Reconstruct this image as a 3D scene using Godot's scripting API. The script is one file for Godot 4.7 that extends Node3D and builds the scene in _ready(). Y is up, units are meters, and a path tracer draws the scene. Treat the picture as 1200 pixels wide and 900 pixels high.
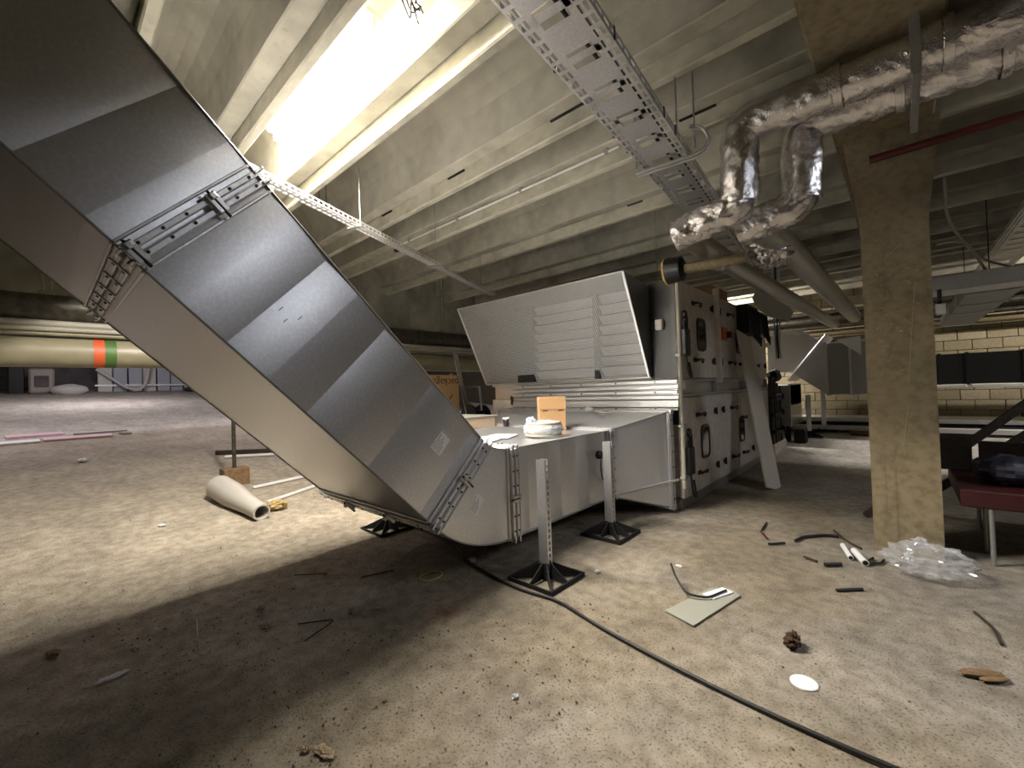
extends Node3D
# Plant room under a ribbed concrete deck. x: along the ventilation unit, -z: along the ceiling ribs, metres, camera 1.55 m up.
var M := {}
var used := {}
var rng := RandomNumberGenerator.new()
var lumps := FastNoiseLite.new()
var crumple := FastNoiseLite.new()

# ---------------------------------------------------------------- nodes and metas
func numbered(s: String) -> String:
	if not used.has(s):
		used[s] = 0
		return s
	used[s] += 1
	return "%s_%03d" % [s, used[s]]

func tag(o: Node, label: String, category: String, group := "", kind := "") -> Node:
	if label: o.set_meta("label", label)
	if category: o.set_meta("category", category)
	if group: o.set_meta("group", group)
	if kind: o.set_meta("kind", kind)
	return o

func thing(called: String, label: String, category: String, at := Vector3.ZERO, turn := 0.0, group := "", kind := "") -> Node3D:
	var o := Node3D.new()
	o.name = numbered(called)
	o.position = at
	o.rotation.y = turn
	add_child(o)
	tag(o, label, category, group, kind)
	return o

func put(called: String, m: Mesh, mat: Material, parent: Node = null, at := Transform3D.IDENTITY) -> MeshInstance3D:
	var o := MeshInstance3D.new()
	o.name = numbered(called) if parent == null else called
	o.mesh = m
	o.material_override = mat
	o.transform = at
	if parent == null: add_child(o)
	else: parent.add_child(o, true)
	return o

func obj(called: String, st: SurfaceTool, mat: Material, parent: Node = null) -> MeshInstance3D:
	return put(called, st.commit(), mat, parent)

func copy(o: Node3D, at: Vector3, turn: float, label: String) -> Node3D:
	var c: Node3D = o.duplicate()
	c.name = numbered(str(o.name).rstrip("_0123456789"))
	add_child(c)
	c.position = at
	c.rotation.y = turn
	c.set_meta("label", label)
	return c

# ---------------------------------------------------------------- mesh helpers
func mb() -> SurfaceTool:
	var st := SurfaceTool.new()
	st.begin(Mesh.PRIMITIVE_TRIANGLES)
	return st

func vx(st: SurfaceTool, p: Vector3, n: Vector3) -> void:
	st.set_normal(n)
	st.add_vertex(p)

func tri(st: SurfaceTool, a: Vector3, b: Vector3, c: Vector3, na: Vector3, nb: Vector3, nc: Vector3) -> void:
	vx(st, a, na)
	if (b - a).cross(c - a).dot(na + nb + nc) > 0.0:
		vx(st, c, nc); vx(st, b, nb)
	else:
		vx(st, b, nb); vx(st, c, nc)

func quad(st: SurfaceTool, a: Vector3, b: Vector3, c: Vector3, d: Vector3, n: Vector3) -> void:
	tri(st, a, b, c, n, n, n)
	tri(st, a, c, d, n, n, n)

# a face whose normal is taken from its corners and turned to the side of «out»
func face(st: SurfaceTool, a: Vector3, b: Vector3, c: Vector3, d: Vector3, out: Vector3) -> void:
	var n := (c - a).cross(d - b).normalized()
	if n.dot(out) < 0.0: n = -n
	quad(st, a, b, c, d, n)

func obox(st: SurfaceTool, ctr: Vector3, size: Vector3, bs := Basis.IDENTITY, ch := 0.0) -> void:
	var h := size * 0.5
	ch = minf(ch, minf(h.x, minf(h.y, h.z)) * 0.9)
	for ax in 3:
		var u := (ax + 1) % 3
		var v := (ax + 2) % 3
		for s in [-1.0, 1.0]:
			var n := Vector3.ZERO
			n[ax] = s
			var q := []
			for k in [[-1, -1], [1, -1], [1, 1], [-1, 1]]:
				var p := Vector3.ZERO
				p[ax] = s * h[ax]
				p[u] = k[0] * (h[u] - ch)
				p[v] = k[1] * (h[v] - ch)
				q.append(ctr + bs * p)
			quad(st, q[0], q[1], q[2], q[3], bs * n)
		if ch > 0.0:
			for su in [-1.0, 1.0]:
				for sv in [-1.0, 1.0]:
					var e := []
					for k in [[-1, 0], [1, 0], [1, 1], [-1, 1]]:
						var p := Vector3.ZERO
						p[ax] = k[0] * (h[ax] - ch)
						p[u] = su * (h[u] - (ch if k[1] == 1 else 0.0))
						p[v] = sv * (h[v] - (0.0 if k[1] == 1 else ch))
						e.append(ctr + bs * p)
					var n := Vector3.ZERO
					n[u] = su; n[v] = sv
					quad(st, e[0], e[1], e[2], e[3], bs * n.normalized())
	if ch > 0.0:
		for sx in [-1.0, 1.0]:
			for sy in [-1.0, 1.0]:
				for sz in [-1.0, 1.0]:
					var n := bs * Vector3(sx, sy, sz).normalized()
					tri(st, ctr + bs * Vector3(sx * h.x, sy * (h.y - ch), sz * (h.z - ch)), ctr + bs * Vector3(sx * (h.x - ch), sy * h.y, sz * (h.z - ch)), ctr + bs * Vector3(sx * (h.x - ch), sy * (h.y - ch), sz * h.z), n, n, n)

func bx(st: SurfaceTool, a: Vector3, b: Vector3, ch := 0.0) -> void:
	obox(st, (a + b) * 0.5, (b - a).abs(), Basis.IDENTITY, ch)

func frame_of(d: Vector3, up := Vector3.UP) -> Basis:
	d = d.normalized()
	if absf(d.dot(up)) > 0.98: up = Vector3.RIGHT if absf(d.x) < 0.9 else Vector3.BACK
	var x := up.cross(d).normalized()
	return Basis(x, d.cross(x), d)

func bar(st: SurfaceTool, p: Vector3, q: Vector3, w: float, h: float, up := Vector3.UP, ch := 0.0) -> void:
	obox(st, (p + q) * 0.5, Vector3(w, h, p.distance_to(q)), frame_of(q - p, up), ch)

# swept tube; rough > 0 pushes the skin in and out like crumpled foil
func tube(st: SurfaceTool, pts: Array, r: float, seg := 10, rough := 0.0, r_end := -1.0) -> void:
	var n := pts.size()
	var fr := frame_of(pts[1] - pts[0])
	var rings := []
	for i in n:
		var d: Vector3 = (pts[mini(i + 1, n - 1)] - pts[maxi(i - 1, 0)]).normalized()
		var x := (fr.x - d * fr.x.dot(d)).normalized()
		fr = Basis(x, d.cross(x), d)
		var rr := r if r_end < 0.0 else lerpf(r, r_end, float(i) / (n - 1))
		var ring := []
		for k in seg:
			var a := TAU * k / seg
			var o := fr.x * cos(a) + fr.y * sin(a)
			var p: Vector3 = pts[i] + o * rr
			if rough > 0.0:
				p += o * rough * (crumple.get_noise_3dv(p * 20.0) + 0.22 * crumple.get_noise_3dv(p * 52.0) + 0.9 * lumps.get_noise_3dv(p * 7.0))
			ring.append([p, o])
		rings.append(ring)
	if rough > 0.0:
		for i in n:
			for k in seg:
				var du: Vector3 = rings[i][(k + 1) % seg][0] - rings[i][k - 1][0]
				var dv: Vector3 = rings[mini(i + 1, n - 1)][k][0] - rings[maxi(i - 1, 0)][k][0]
				var nn := du.cross(dv).normalized()
				rings[i][k][1] = nn if nn.dot(rings[i][k][1]) > 0.0 else -nn
	for i in n - 1:
		for k in seg:
			var a: Array = rings[i][k]
			var b: Array = rings[i][(k + 1) % seg]
			var c: Array = rings[i + 1][(k + 1) % seg]
			var e: Array = rings[i + 1][k]
			tri(st, a[0], b[0], c[0], a[1], b[1], c[1])
			tri(st, a[0], c[0], e[0], a[1], c[1], e[1])
	for s in [0, n - 1]:
		var d: Vector3 = (pts[1] - pts[0]) if s == 0 else (pts[n - 2] - pts[n - 1])
		d = -d.normalized()
		for k in seg:
			tri(st, pts[s], rings[s][k][0], rings[s][(k + 1) % seg][0], d, d, d)

func cyl(st: SurfaceTool, a: Vector3, b: Vector3, r: float, seg := 12) -> void:
	tube(st, [a, b], r, seg)

# polyline with rounded corners, stepped finely
func rounded(pts: Array, rad: float, step: float) -> Array:
	var out := [pts[0]]
	var run := func(to: Vector3) -> void:
		var from: Vector3 = out[-1]
		var k := maxi(1, int(from.distance_to(to) / step))
		for i in range(1, k + 1): out.append(from.lerp(to, float(i) / k))
	for i in range(1, pts.size() - 1):
		var p: Vector3 = pts[i]
		var a: Vector3 = p + (pts[i - 1] - p).normalized() * rad
		var b: Vector3 = p + (pts[i + 1] - p).normalized() * rad
		run.call(a)
		var k := maxi(3, int(rad * 1.5 / step))
		for j in range(1, k + 1):
			var t := float(j) / k
			out.append(a.lerp(p, t).lerp(p.lerp(b, t), t))
	run.call(pts[-1])
	return out

# polygon in the xy plane of T, drawn out along its z from 0 to depth
func prism(st: SurfaceTool, poly: Array, T: Transform3D, depth: float) -> void:
	var pl := PackedVector2Array(poly)
	if Geometry2D.is_polygon_clockwise(pl): pl.reverse()
	var ix := Geometry2D.triangulate_polygon(pl)
	for z in [0.0, depth]:
		var n := T.basis.z * (-1.0 if z == 0.0 else 1.0) * signf(depth)
		for i in range(0, ix.size(), 3):
			tri(st, T * Vector3(pl[ix[i]].x, pl[ix[i]].y, z), T * Vector3(pl[ix[i + 1]].x, pl[ix[i + 1]].y, z), T * Vector3(pl[ix[i + 2]].x, pl[ix[i + 2]].y, z), n, n, n)
	for i in pl.size():
		var a := pl[i]
		var b := pl[(i + 1) % pl.size()]
		var n := T.basis * Vector3(b.y - a.y, a.x - b.x, 0).normalized()
		quad(st, T * Vector3(a.x, a.y, 0), T * Vector3(b.x, b.y, 0), T * Vector3(b.x, b.y, depth), T * Vector3(a.x, a.y, depth), n)

func lathe(st: SurfaceTool, prof: Array, T: Transform3D, seg := 20) -> void:
	for i in prof.size() - 1:
		var p: Vector2 = prof[i]
		var q: Vector2 = prof[i + 1]
		var e := (q - p).normalized()
		for k in seg:
			var a := TAU * k / seg
			var b := TAU * (k + 1) / seg
			var f := func(v: Vector2, t: float) -> Vector3: return T * Vector3(v.x * cos(t), v.y, v.x * sin(t))
			var g := func(t: float) -> Vector3: return (T.basis * Vector3(e.y * cos(t), -e.x, e.y * sin(t))).normalized()
			if p.x + q.x < 1e-5: continue
			tri(st, f.call(p, a), f.call(p, b), f.call(q, b), g.call(a), g.call(b), g.call(b))
			tri(st, f.call(p, a), f.call(q, b), f.call(q, a), g.call(a), g.call(b), g.call(a))

# an uneven lump: a squashed ball pushed about by noise
func lump(st: SurfaceTool, ctr: Vector3, size: Vector3, amount: float, freq: float, rows := 14, bs := Basis.IDENTITY) -> void:
	var cols := rows * 2
	var at := func(i: int, k: int) -> Vector3:
		var t := PI * i / rows
		var a := TAU * (k % cols) / cols
		var o := Vector3(sin(t) * cos(a), cos(t), sin(t) * sin(a))
		var s := 1.0 + amount * (lumps.get_noise_3dv((o + ctr) * freq) + 0.6 * crumple.get_noise_3dv((o + ctr) * freq * 2.2))
		var p := o * size * 0.5 * s
		p.y = maxf(p.y, -size.y * 0.42)
		return ctr + bs * p
	for i in rows:
		for k in cols:
			var a: Vector3 = at.call(i, k)
			var b: Vector3 = at.call(i, k + 1)
			var c: Vector3 = at.call(i + 1, k + 1)
			var d: Vector3 = at.call(i + 1, k)
			var mid := (a + b + c + d) * 0.25 - ctr
			var n := (c - a).cross(d - b)
			n = n.normalized() if n.length() > 1e-9 else mid.normalized()
			if n.dot(mid) < 0.0: n = -n
			quad(st, a, b, c, d, n)

# ---------------------------------------------------------------- materials
func ntex(sd: int, freq: float, cols: Array, size := 512, oct := 5, type := FastNoiseLite.TYPE_SIMPLEX_SMOOTH, offs: Array = []) -> NoiseTexture2D:
	var f := FastNoiseLite.new()
	f.seed = sd
	f.noise_type = type
	f.frequency = freq
	f.fractal_octaves = oct
	var g := Gradient.new()
	g.offsets = PackedFloat32Array(offs if offs.size() else range(cols.size()).map(func(i): return float(i) / (cols.size() - 1)))
	g.colors = PackedColorArray(cols)
	var t := NoiseTexture2D.new()
	t.width = size
	t.height = size
	t.seamless = true
	t.noise = f
	t.color_ramp = g
	return t

func grey(a: float) -> Color: return Color(a, a, a)

func mat(key: String, c: Color, rough := 0.7, metal := 0.0) -> StandardMaterial3D:
	var m := StandardMaterial3D.new()
	m.resource_name = key
	m.albedo_color = c
	m.roughness = rough
	m.metallic = metal
	M[key] = m
	return m

func skin(m: StandardMaterial3D, tile: float, albedo: Texture2D = null, bump: Texture2D = null, bump_cm := 0.0, rough: Texture2D = null) -> StandardMaterial3D:
	m.uv1_triplanar = true
	m.uv1_world_triplanar = true
	m.uv1_scale = Vector3.ONE / tile
	if albedo: m.albedo_texture = albedo
	if rough: m.roughness_texture = rough
	if bump:
		m.heightmap_enabled = true
		m.heightmap_texture = bump
		m.heightmap_scale = bump_cm
	return m

func detail(m: StandardMaterial3D, t: Texture2D, tile: float) -> void:
	m.detail_enabled = true
	m.detail_blend_mode = BaseMaterial3D.BLEND_MODE_MUL
	m.detail_uv_layer = BaseMaterial3D.DETAIL_UV_2
	m.detail_albedo = t
	m.uv2_triplanar = true
	m.uv2_world_triplanar = true
	m.uv2_scale = Vector3.ONE / tile

func materials() -> void:
	var fine := ntex(11, 0.02, [grey(0.0), grey(1.0)], 1024, 6)
	var pores := ntex(12, 0.03, [grey(0.0), grey(0.85), grey(1.0)], 512, 3, FastNoiseLite.TYPE_CELLULAR, [0.0, 0.25, 1.0])
	var blot := ntex(13, 0.008, [grey(0.74), grey(0.95), grey(1.0)], 512, 6)
	var conc := ntex(14, 0.012, [Color(0.88, 0.87, 0.84), Color(1.0, 0.99, 0.96)], 512, 6)
	var c := skin(mat("concrete", Color(0.72, 0.71, 0.67), 0.9), 1.6, conc, pores, 0.45)
	detail(c, blot, 5.0)
	c = skin(mat("rib_concrete", Color(0.77, 0.76, 0.71), 0.9), 1.1, conc, pores, 0.3)
	detail(c, blot, 3.0)
	c = skin(mat("column_concrete", Color(0.54, 0.50, 0.41), 0.92), 0.9, ntex(15, 0.02, [Color(0.80, 0.77, 0.7), Color(0.95, 0.93, 0.88), Color(1, 1, 1)], 512, 6), pores, 0.35)
	detail(c, ntex(16, 0.01, [grey(0.86), grey(0.98), grey(1.0)], 512, 5), 2.0)
	var dirt := ntex(21, 0.015, [Color(0.80, 0.775, 0.73), Color(0.92, 0.905, 0.87), Color(1.0, 0.99, 0.97)], 1024, 8, FastNoiseLite.TYPE_SIMPLEX_SMOOTH, [0.1, 0.5, 0.85])
	c = skin(mat("dirt", Color.WHITE, 0.95), 2.3, dirt, ntex(23, 0.05, [grey(0.0), grey(1.0)], 1024, 6), 0.5)
	c.vertex_color_use_as_albedo = true
	detail(c, ntex(22, 0.06, [grey(0.62), grey(0.97), grey(1.0)], 1024, 5, FastNoiseLite.TYPE_SIMPLEX_SMOOTH, [0.18, 0.36, 1.0]), 1.1)
	var spangle := ntex(31, 0.05, [grey(0.90), grey(1.0)], 512, 2, FastNoiseLite.TYPE_CELLULAR)
	var rsp := ntex(32, 0.03, [grey(0.86), grey(1.0)], 512, 4)
	skin(mat("galvanised", Color(0.87, 0.87, 0.875), 0.38, 0.82), 0.5, spangle, null, 0.0, rsp)
	skin(mat("galvanised_dull", Color(0.62, 0.62, 0.605), 0.5, 0.6), 0.5, spangle, null, 0.0, rsp)
	mat("zinc", Color(0.80, 0.80, 0.80), 0.3, 0.95)
	skin(mat("mesh_zinc", Color(0.80, 0.80, 0.80), 0.45, 0.4), 0.5, spangle)
	skin(mat("hood_grey", Color(0.42, 0.42, 0.41), 0.5, 0.4), 0.5, spangle)
	mat("dark_metal", Color(0.16, 0.16, 0.155), 0.45, 0.6)
	var crinkle := ntex(33, 0.035, [grey(0), grey(1)], 1024, 3, FastNoiseLite.TYPE_CELLULAR)
	skin(mat("foil", Color(0.90, 0.89, 0.90), 0.12, 1.0), 0.35, null, crinkle, 0.3)
	skin(mat("foil_dull", Color(0.72, 0.71, 0.68), 0.3, 0.95), 0.5, null, crinkle, 0.3)
	skin(mat("panel_paint", Color(0.83, 0.80, 0.76), 0.5), 0.8, ntex(34, 0.02, [grey(0.86), grey(1.0)], 256, 4))
	mat("black", Color(0.03, 0.03, 0.032), 0.45)
	mat("rubber", Color(0.055, 0.055, 0.057), 0.75)
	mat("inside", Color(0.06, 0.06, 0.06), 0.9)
	var w := mat("window_glass", Color(0.02, 0.025, 0.03), 0.08)
	w.metallic_specular = 0.7
	skin(mat("cream_pipe", Color(0.56, 0.535, 0.44), 0.42), 0.9, ntex(41, 0.01, [grey(0.9), grey(1.0)], 256, 4))
	mat("orange", Color(0.78, 0.34, 0.18), 0.5)
	mat("green", Color(0.27, 0.40, 0.18), 0.5)
	skin(mat("old_lagging", Color(0.50, 0.44, 0.31), 0.6), 0.4, ntex(50, 0.03, [grey(0.6), grey(1.0)], 256, 4))
	mat("grey_pipe", Color(0.60, 0.58, 0.53), 0.5)
	skin(mat("old_pipe", Color(0.33, 0.31, 0.27), 0.38, 0.3), 0.6, ntex(42, 0.02, [grey(0.5), grey(1.0)], 256, 5))
	mat("maroon", Color(0.30, 0.07, 0.06), 0.55)
	mat("red", Color(0.20, 0.03, 0.035), 0.5)
	skin(mat("carton", Color(0.66, 0.52, 0.36), 0.85), 0.3, ntex(43, 0.05, [grey(0.92), grey(1.0)], 256, 3))
	skin(mat("pale_carton", Color(0.80, 0.71, 0.60), 0.85), 0.3, ntex(44, 0.05, [grey(0.93), grey(1.0)], 256, 3))
	mat("print", Color(0.13, 0.09, 0.06), 0.8)
	mat("pale_board", Color(0.82, 0.79, 0.73), 0.7)
	mat("grey_board", Color(0.55, 0.55, 0.50), 0.8)
	skin(mat("wood", Color(0.52, 0.41, 0.28), 0.85), 0.6, ntex(45, 0.03, [grey(0.7), grey(1.0)], 256, 5))
	skin(mat("dark_wood", Color(0.24, 0.19, 0.14), 0.85), 0.6, ntex(46, 0.03, [grey(0.6), grey(1.0)], 256, 5))
	mat("white", Color(0.86, 0.86, 0.85), 0.6)
	mat("paper", Color(0.88, 0.87, 0.87), 0.8)
	mat("pink", Color(0.80, 0.69, 0.71), 0.8)
	mat("white_plastic", Color(0.80, 0.79, 0.76), 0.4)
	mat("grey_plastic", Color(0.68, 0.66, 0.62), 0.5)
	mat("cup", Color(0.13, 0.04, 0.05), 0.5)
	mat("cable", Color(0.055, 0.053, 0.05), 0.55)
	skin(mat("sponge", Color(0.80, 0.70, 0.47), 0.95), 0.1, ntex(47, 0.04, [grey(0.6), grey(1.0)], 256, 4))
	skin(mat("brown_rock", Color(0.33, 0.23, 0.13), 0.95), 0.12, ntex(48, 0.03, [grey(0.45), grey(1.0)], 256, 5))
	mat("grit", Color(0.40, 0.35, 0.27), 0.95)
	skin(mat("stone", Color(0.66, 0.58, 0.46), 0.9), 0.2, ntex(49, 0.03, [grey(0.75), grey(1.0)], 256, 5))
	skin(mat("block", Color(0.64, 0.60, 0.50), 0.95), 0.5, conc, pores, 0.2)
	skin(mat("block_pale", Color(0.70, 0.66, 0.56), 0.95), 0.5, conc, pores, 0.2)
	mat("mortar", Color(0.30, 0.28, 0.23), 0.95)
	skin(mat("far_grey", Color(0.45, 0.43, 0.44), 0.9), 3.0, blot)
	mat("pale_blue", Color(0.72, 0.75, 0.80), 0.5)
	mat("yellow_trim", Color(0.80, 0.68, 0.38), 0.7)
	mat("blue_bag", Color(0.08, 0.08, 0.13), 0.5)
	var p := mat("clear_plastic", Color(0.92, 0.93, 0.94, 0.17), 0.12)
	p.transparency = BaseMaterial3D.TRANSPARENCY_ALPHA
	p.metallic_specular = 0.7
	p.cull_mode = BaseMaterial3D.CULL_DISABLED
	p = mat("wrap", Color(0.86, 0.89, 0.93, 0.42), 0.3)
	p.transparency = BaseMaterial3D.TRANSPARENCY_ALPHA
	p.metallic_specular = 0.7
	p.cull_mode = BaseMaterial3D.CULL_DISABLED
	for k in [["tube_warm", Color(1.0, 0.94, 0.82), 9.0], ["tube_cool", Color(0.93, 0.95, 1.0), 15.0], ["tube_white", Color(1.0, 0.96, 0.94), 6.0], ["green_glow", Color(0.1, 0.9, 0.35), 1.5]]:
		var e := mat(k[0], Color.WHITE, 0.4)
		e.emission_enabled = true
		e.emission = k[1]
		e.emission_energy_multiplier = k[2]

# ---------------------------------------------------------------- ground
func floor_y(x: float, z: float) -> float:
	var y := 0.0
	var t := -z - 5.0
	if t > -1.5: y = 0.1 * (t if t > 1.5 else (t + 1.5) * (t + 1.5) / 6.0)
	var u := x - 9.8
	if u > -0.6 and z > -9.0: y += 0.1 * (u if u > 0.6 else (u + 0.6) * (u + 0.6) / 2.4) * clampf((z + 9.0) / 3.0, 0, 1)
	return y

func on(x: float, z: float, lift := 0.0) -> Vector3: return Vector3(x, floor_y(x, z) + lift, z)

func build_floor() -> void:
	var st := mb()
	var n1 := FastNoiseLite.new()
	n1.seed = 5
	n1.frequency = 0.9
	n1.fractal_octaves = 5
	var xs := []
	var zs := []
	var x := -8.0
	while x < 14.01:
		xs.append(x); x += 0.09 if x > -1.0 and x < 7.0 else 0.25
	var z := -27.0
	while z < 9.01:
		zs.append(z); z += 0.09 if z > -8.0 and z < 1.5 else 0.3
	var cols := xs.size()
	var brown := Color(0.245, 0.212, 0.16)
	var lit_brown := Color(0.44, 0.395, 0.325)  # floor brown brightened as if lit, lamplight put into the colour
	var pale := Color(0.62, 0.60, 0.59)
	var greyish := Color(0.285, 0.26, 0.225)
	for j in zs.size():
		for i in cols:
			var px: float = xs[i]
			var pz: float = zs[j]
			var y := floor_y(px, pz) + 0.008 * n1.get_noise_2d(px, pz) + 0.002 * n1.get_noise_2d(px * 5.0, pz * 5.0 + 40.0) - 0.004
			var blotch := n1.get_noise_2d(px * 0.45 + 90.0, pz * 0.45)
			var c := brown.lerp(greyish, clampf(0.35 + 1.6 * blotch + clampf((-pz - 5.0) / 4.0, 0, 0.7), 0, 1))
			c = c.lerp(lit_brown, smoothstep(1.5, 4.0, -pz - 0.45 * (px - 1.5) + 0.5 * n1.get_noise_2d(px * 0.8, pz * 0.8)) * (1.0 - 0.35 * smoothstep(6.0, 10.0, -pz)))  # paints the lamp pool on the left and lifts the duct shadow
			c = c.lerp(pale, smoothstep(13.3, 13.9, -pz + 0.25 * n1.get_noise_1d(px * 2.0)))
			c = c.lerp(pale, smoothstep(9.35, 9.45, px + 0.1 * n1.get_noise_1d(pz * 3.0)) * (1.0 if pz < 3.5 else 0.0))  # paler past a hard edge: lamplit far floor put into the colour
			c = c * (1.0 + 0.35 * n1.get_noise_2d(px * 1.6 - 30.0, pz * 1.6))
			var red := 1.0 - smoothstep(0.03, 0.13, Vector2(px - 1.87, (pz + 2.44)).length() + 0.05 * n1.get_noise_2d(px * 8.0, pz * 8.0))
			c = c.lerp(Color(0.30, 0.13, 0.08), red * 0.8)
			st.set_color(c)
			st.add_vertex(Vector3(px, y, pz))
	for j in zs.size() - 1:
		for i in cols - 1:
			var a := j * cols + i
			for k in [a, a + 1, a + cols + 1, a, a + cols + 1, a + cols]: st.add_index(k)
	st.generate_normals()
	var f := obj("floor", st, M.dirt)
	tag(f, "bare concrete floor covered with brown dust and grit", "floor", "", "structure")
	st = mb()
	for s in [[-8.0, 9.4, -27.0, -7.0, -0.9], [-8.0, 14.3, -7.0, 9.0, -0.4]]: bx(st, Vector3(s[0], s[4], s[2]), Vector3(s[1], s[4] + 0.25, s[3]))
	obj("slab", st, M.concrete, f)

# ---------------------------------------------------------------- shell
func build_shell() -> void:
	var cl := thing("ceiling", "ribbed precast concrete deck with arched bays between the ribs", "ceiling", Vector3.ZERO, 0, "", "structure")
	var edges := [-7.2, -6.1, -5.0, -3.9, -2.75, -1.6, -0.55, 0.47, 1.225, 1.98, 3.04, 3.84, 5.12, 6.62, 7.9, 9.2, 10.5, 11.8, 13.1, 14.6]
	for zr in [[-8.2, -0.38], [0.28, 9.0]]:
		var T := Transform3D(Basis.IDENTITY, Vector3(0, 0, zr[0]))
		var len: float = zr[1] - zr[0]
		for i in edges.size():
			var e: float = edges[i]
			var st := mb()
			prism(st, [Vector2(e - 0.062, 3.70), Vector2(e - 0.010, 3.70), Vector2(e, 3.71), Vector2(e + 0.03, 4.0), Vector2(e + 0.03, 4.75), Vector2(e - 0.06, 4.75), Vector2(e - 0.06, 3.84), Vector2(e - 0.072, 3.712)], T, len)
			obj("rib", st, M.rib_concrete, cl)
			if i == 0: continue
			var a: float = edges[i - 1] + 0.03
			var b: float = e - 0.068
			var poly := [Vector2(a, 4.75), Vector2(a, 4.02)]
			var c1 := b - 0.155
			for k in 11:
				var t := PI * k / 10.0
				poly.append(Vector2(lerpf(a + 0.01, c1 - 0.01, 0.5 - 0.5 * cos(t)), 4.04 + 0.46 * sin(t)))
			poly.append_array([Vector2(c1, 3.86), Vector2(c1 + 0.010, 3.85), Vector2(b - 0.010, 3.85), Vector2(b, 3.86), Vector2(b, 4.75)])
			st = mb()
			prism(st, poly, T, len)
			obj("soffit_unit", st, M.concrete, cl)
	var st := mb()
	bx(st, Vector3(-8.3, 4.73, -27.3), Vector3(14.4, 5.0, 9.3))
	obj("deck_slab", st, M.concrete, cl)
	st = mb()
	bx(st, Vector3(-8.0, 3.70, -0.38), Vector3(14.0, 4.73, 0.28), 0.015)
	tag(obj("beam", st, M.column_concrete), "dark concrete main beam running overhead onto the column", "beam", "", "structure")
	st = mb()
	bx(st, Vector3(-8.0, 2.93, -8.9), Vector3(14.0, 4.73, -8.2), 0.02)
	tag(obj("beam", st, M.concrete), "deep concrete beam behind the cream pipe that carries the rib ends", "beam", "", "structure")
	for k in [[2.972, -3.4, 0.26], [2.972, -4.75, 0.22], [2.972, -1.9, 0.5], [1.912, -0.9, 0.3], [5.052, -2.4, 0.2], [3.772, -1.2, 0.3]]:
		st = mb()
		bx(st, Vector3(k[0] - 0.012, 3.835, k[1] - k[2] * 0.5), Vector3(k[0] + 0.006, 3.852, k[1] + k[2] * 0.5))
		obj("joint_gap", st, M.inside, cl)
	# column with flared head
	var col := thing("concrete_column", "square board-marked concrete column with flared head, beside the clear plastic bag", "column", Vector3(5.25, 0, -0.005), 0, "", "structure")
	st = mb()
	for s in [[-0.05, 2.9, 0.225, 0.225, 0.225, 0.225], [2.9, 3.71, 0.225, 0.225, 0.28, 0.32]]:
		var q := []
		for y in [0, 1]:
			for k in [[-1, -1], [1, -1], [1, 1], [-1, 1]]: q.append(Vector3(k[0] * (s[2] if y == 0 else s[4]), s[y], k[1] * (s[3] if y == 0 else s[5])))
		for k in 4: face(st, q[k], q[(k + 1) % 4], q[4 + (k + 1) % 4], q[4 + k], q[k] + q[(k + 1) % 4] - Vector3(0, q[k].y * 2, 0))
		face(st, q[4], q[5], q[6], q[7], Vector3.UP)
	obj("shaft", st, M.column_concrete, col)
	for k in [[-0.06, 0.02, 2.95], [0.11, 1.2, 2.1], [-0.13, 0.3, 1.4]]:
		st = mb()
		bx(st, Vector3(-0.2285, k[1], k[0] - 0.003), Vector3(-0.2245, k[2], k[0] + 0.003))
		obj("board_mark", st, M.column_concrete, col)
	for k in [[1.5, 2.35, 0.05, 0.12], [0.95, 1.3, 0.0, 0.045], [2.62, 2.7, -0.05, 0.05]]:
		st = mb()
		bar(st, Vector3(-0.2255, k[0], k[2]), Vector3(-0.2255, k[1], k[3]), 0.003, 0.014, Vector3.LEFT)
		obj("chalky_scrape", st, M.block_pale, col)
	# perimeter
	for w in [["wall_left", Vector3(-8.3, -1, -27), Vector3(-8, 4.75, 9)], ["wall_back", Vector3(-8.3, -1, 9), Vector3(14.3, 4.75, 9.3)], ["wall_front", Vector3(-8.3, -1, -27.3), Vector3(14.3, 4.75, -27)]]:
		st = mb()
		bx(st, w[1], w[2])
		tag(obj(w[0], st, M.far_grey), {"wall_left": "plain grey concrete side wall", "wall_back": "plain grey concrete wall behind the camera", "wall_front": "grey far wall at the top of the ramp"}[w[0]], "wall", "", "structure")
	# block wall across the far end
	var wr := thing("wall_right", "pale concrete block wall at the far end beyond the column", "wall", Vector3(14, 0, 0), 0, "", "structure")
	st = mb()
	bx(st, Vector3(0.012, -1, -27), Vector3(0.3, 4.75, 9))
	obj("backing", st, M.mortar, wr)
	var row := 0
	var y := 0.3
	var long := []
	for k in 3:
		st = mb()
		bx(st, Vector3(-0.012, 0.006, 0.006), Vector3(0.05, 0.219, 0.444 - 0.002 * k), 0.006)
		long.append(st.commit())
	while y < 3.9:
		var z := -6.0 - (0.225 if row % 2 else 0.0)
		while z < 3.0:
			put("block", long[rng.randi() % 3], M.block if rng.randf() < 0.6 else M.block_pale, wr, Transform3D(Basis.IDENTITY, Vector3(rng.randf_range(-0.004, 0.004), y, z)))
			z += 0.45
		y += 0.225
		row += 1

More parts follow.
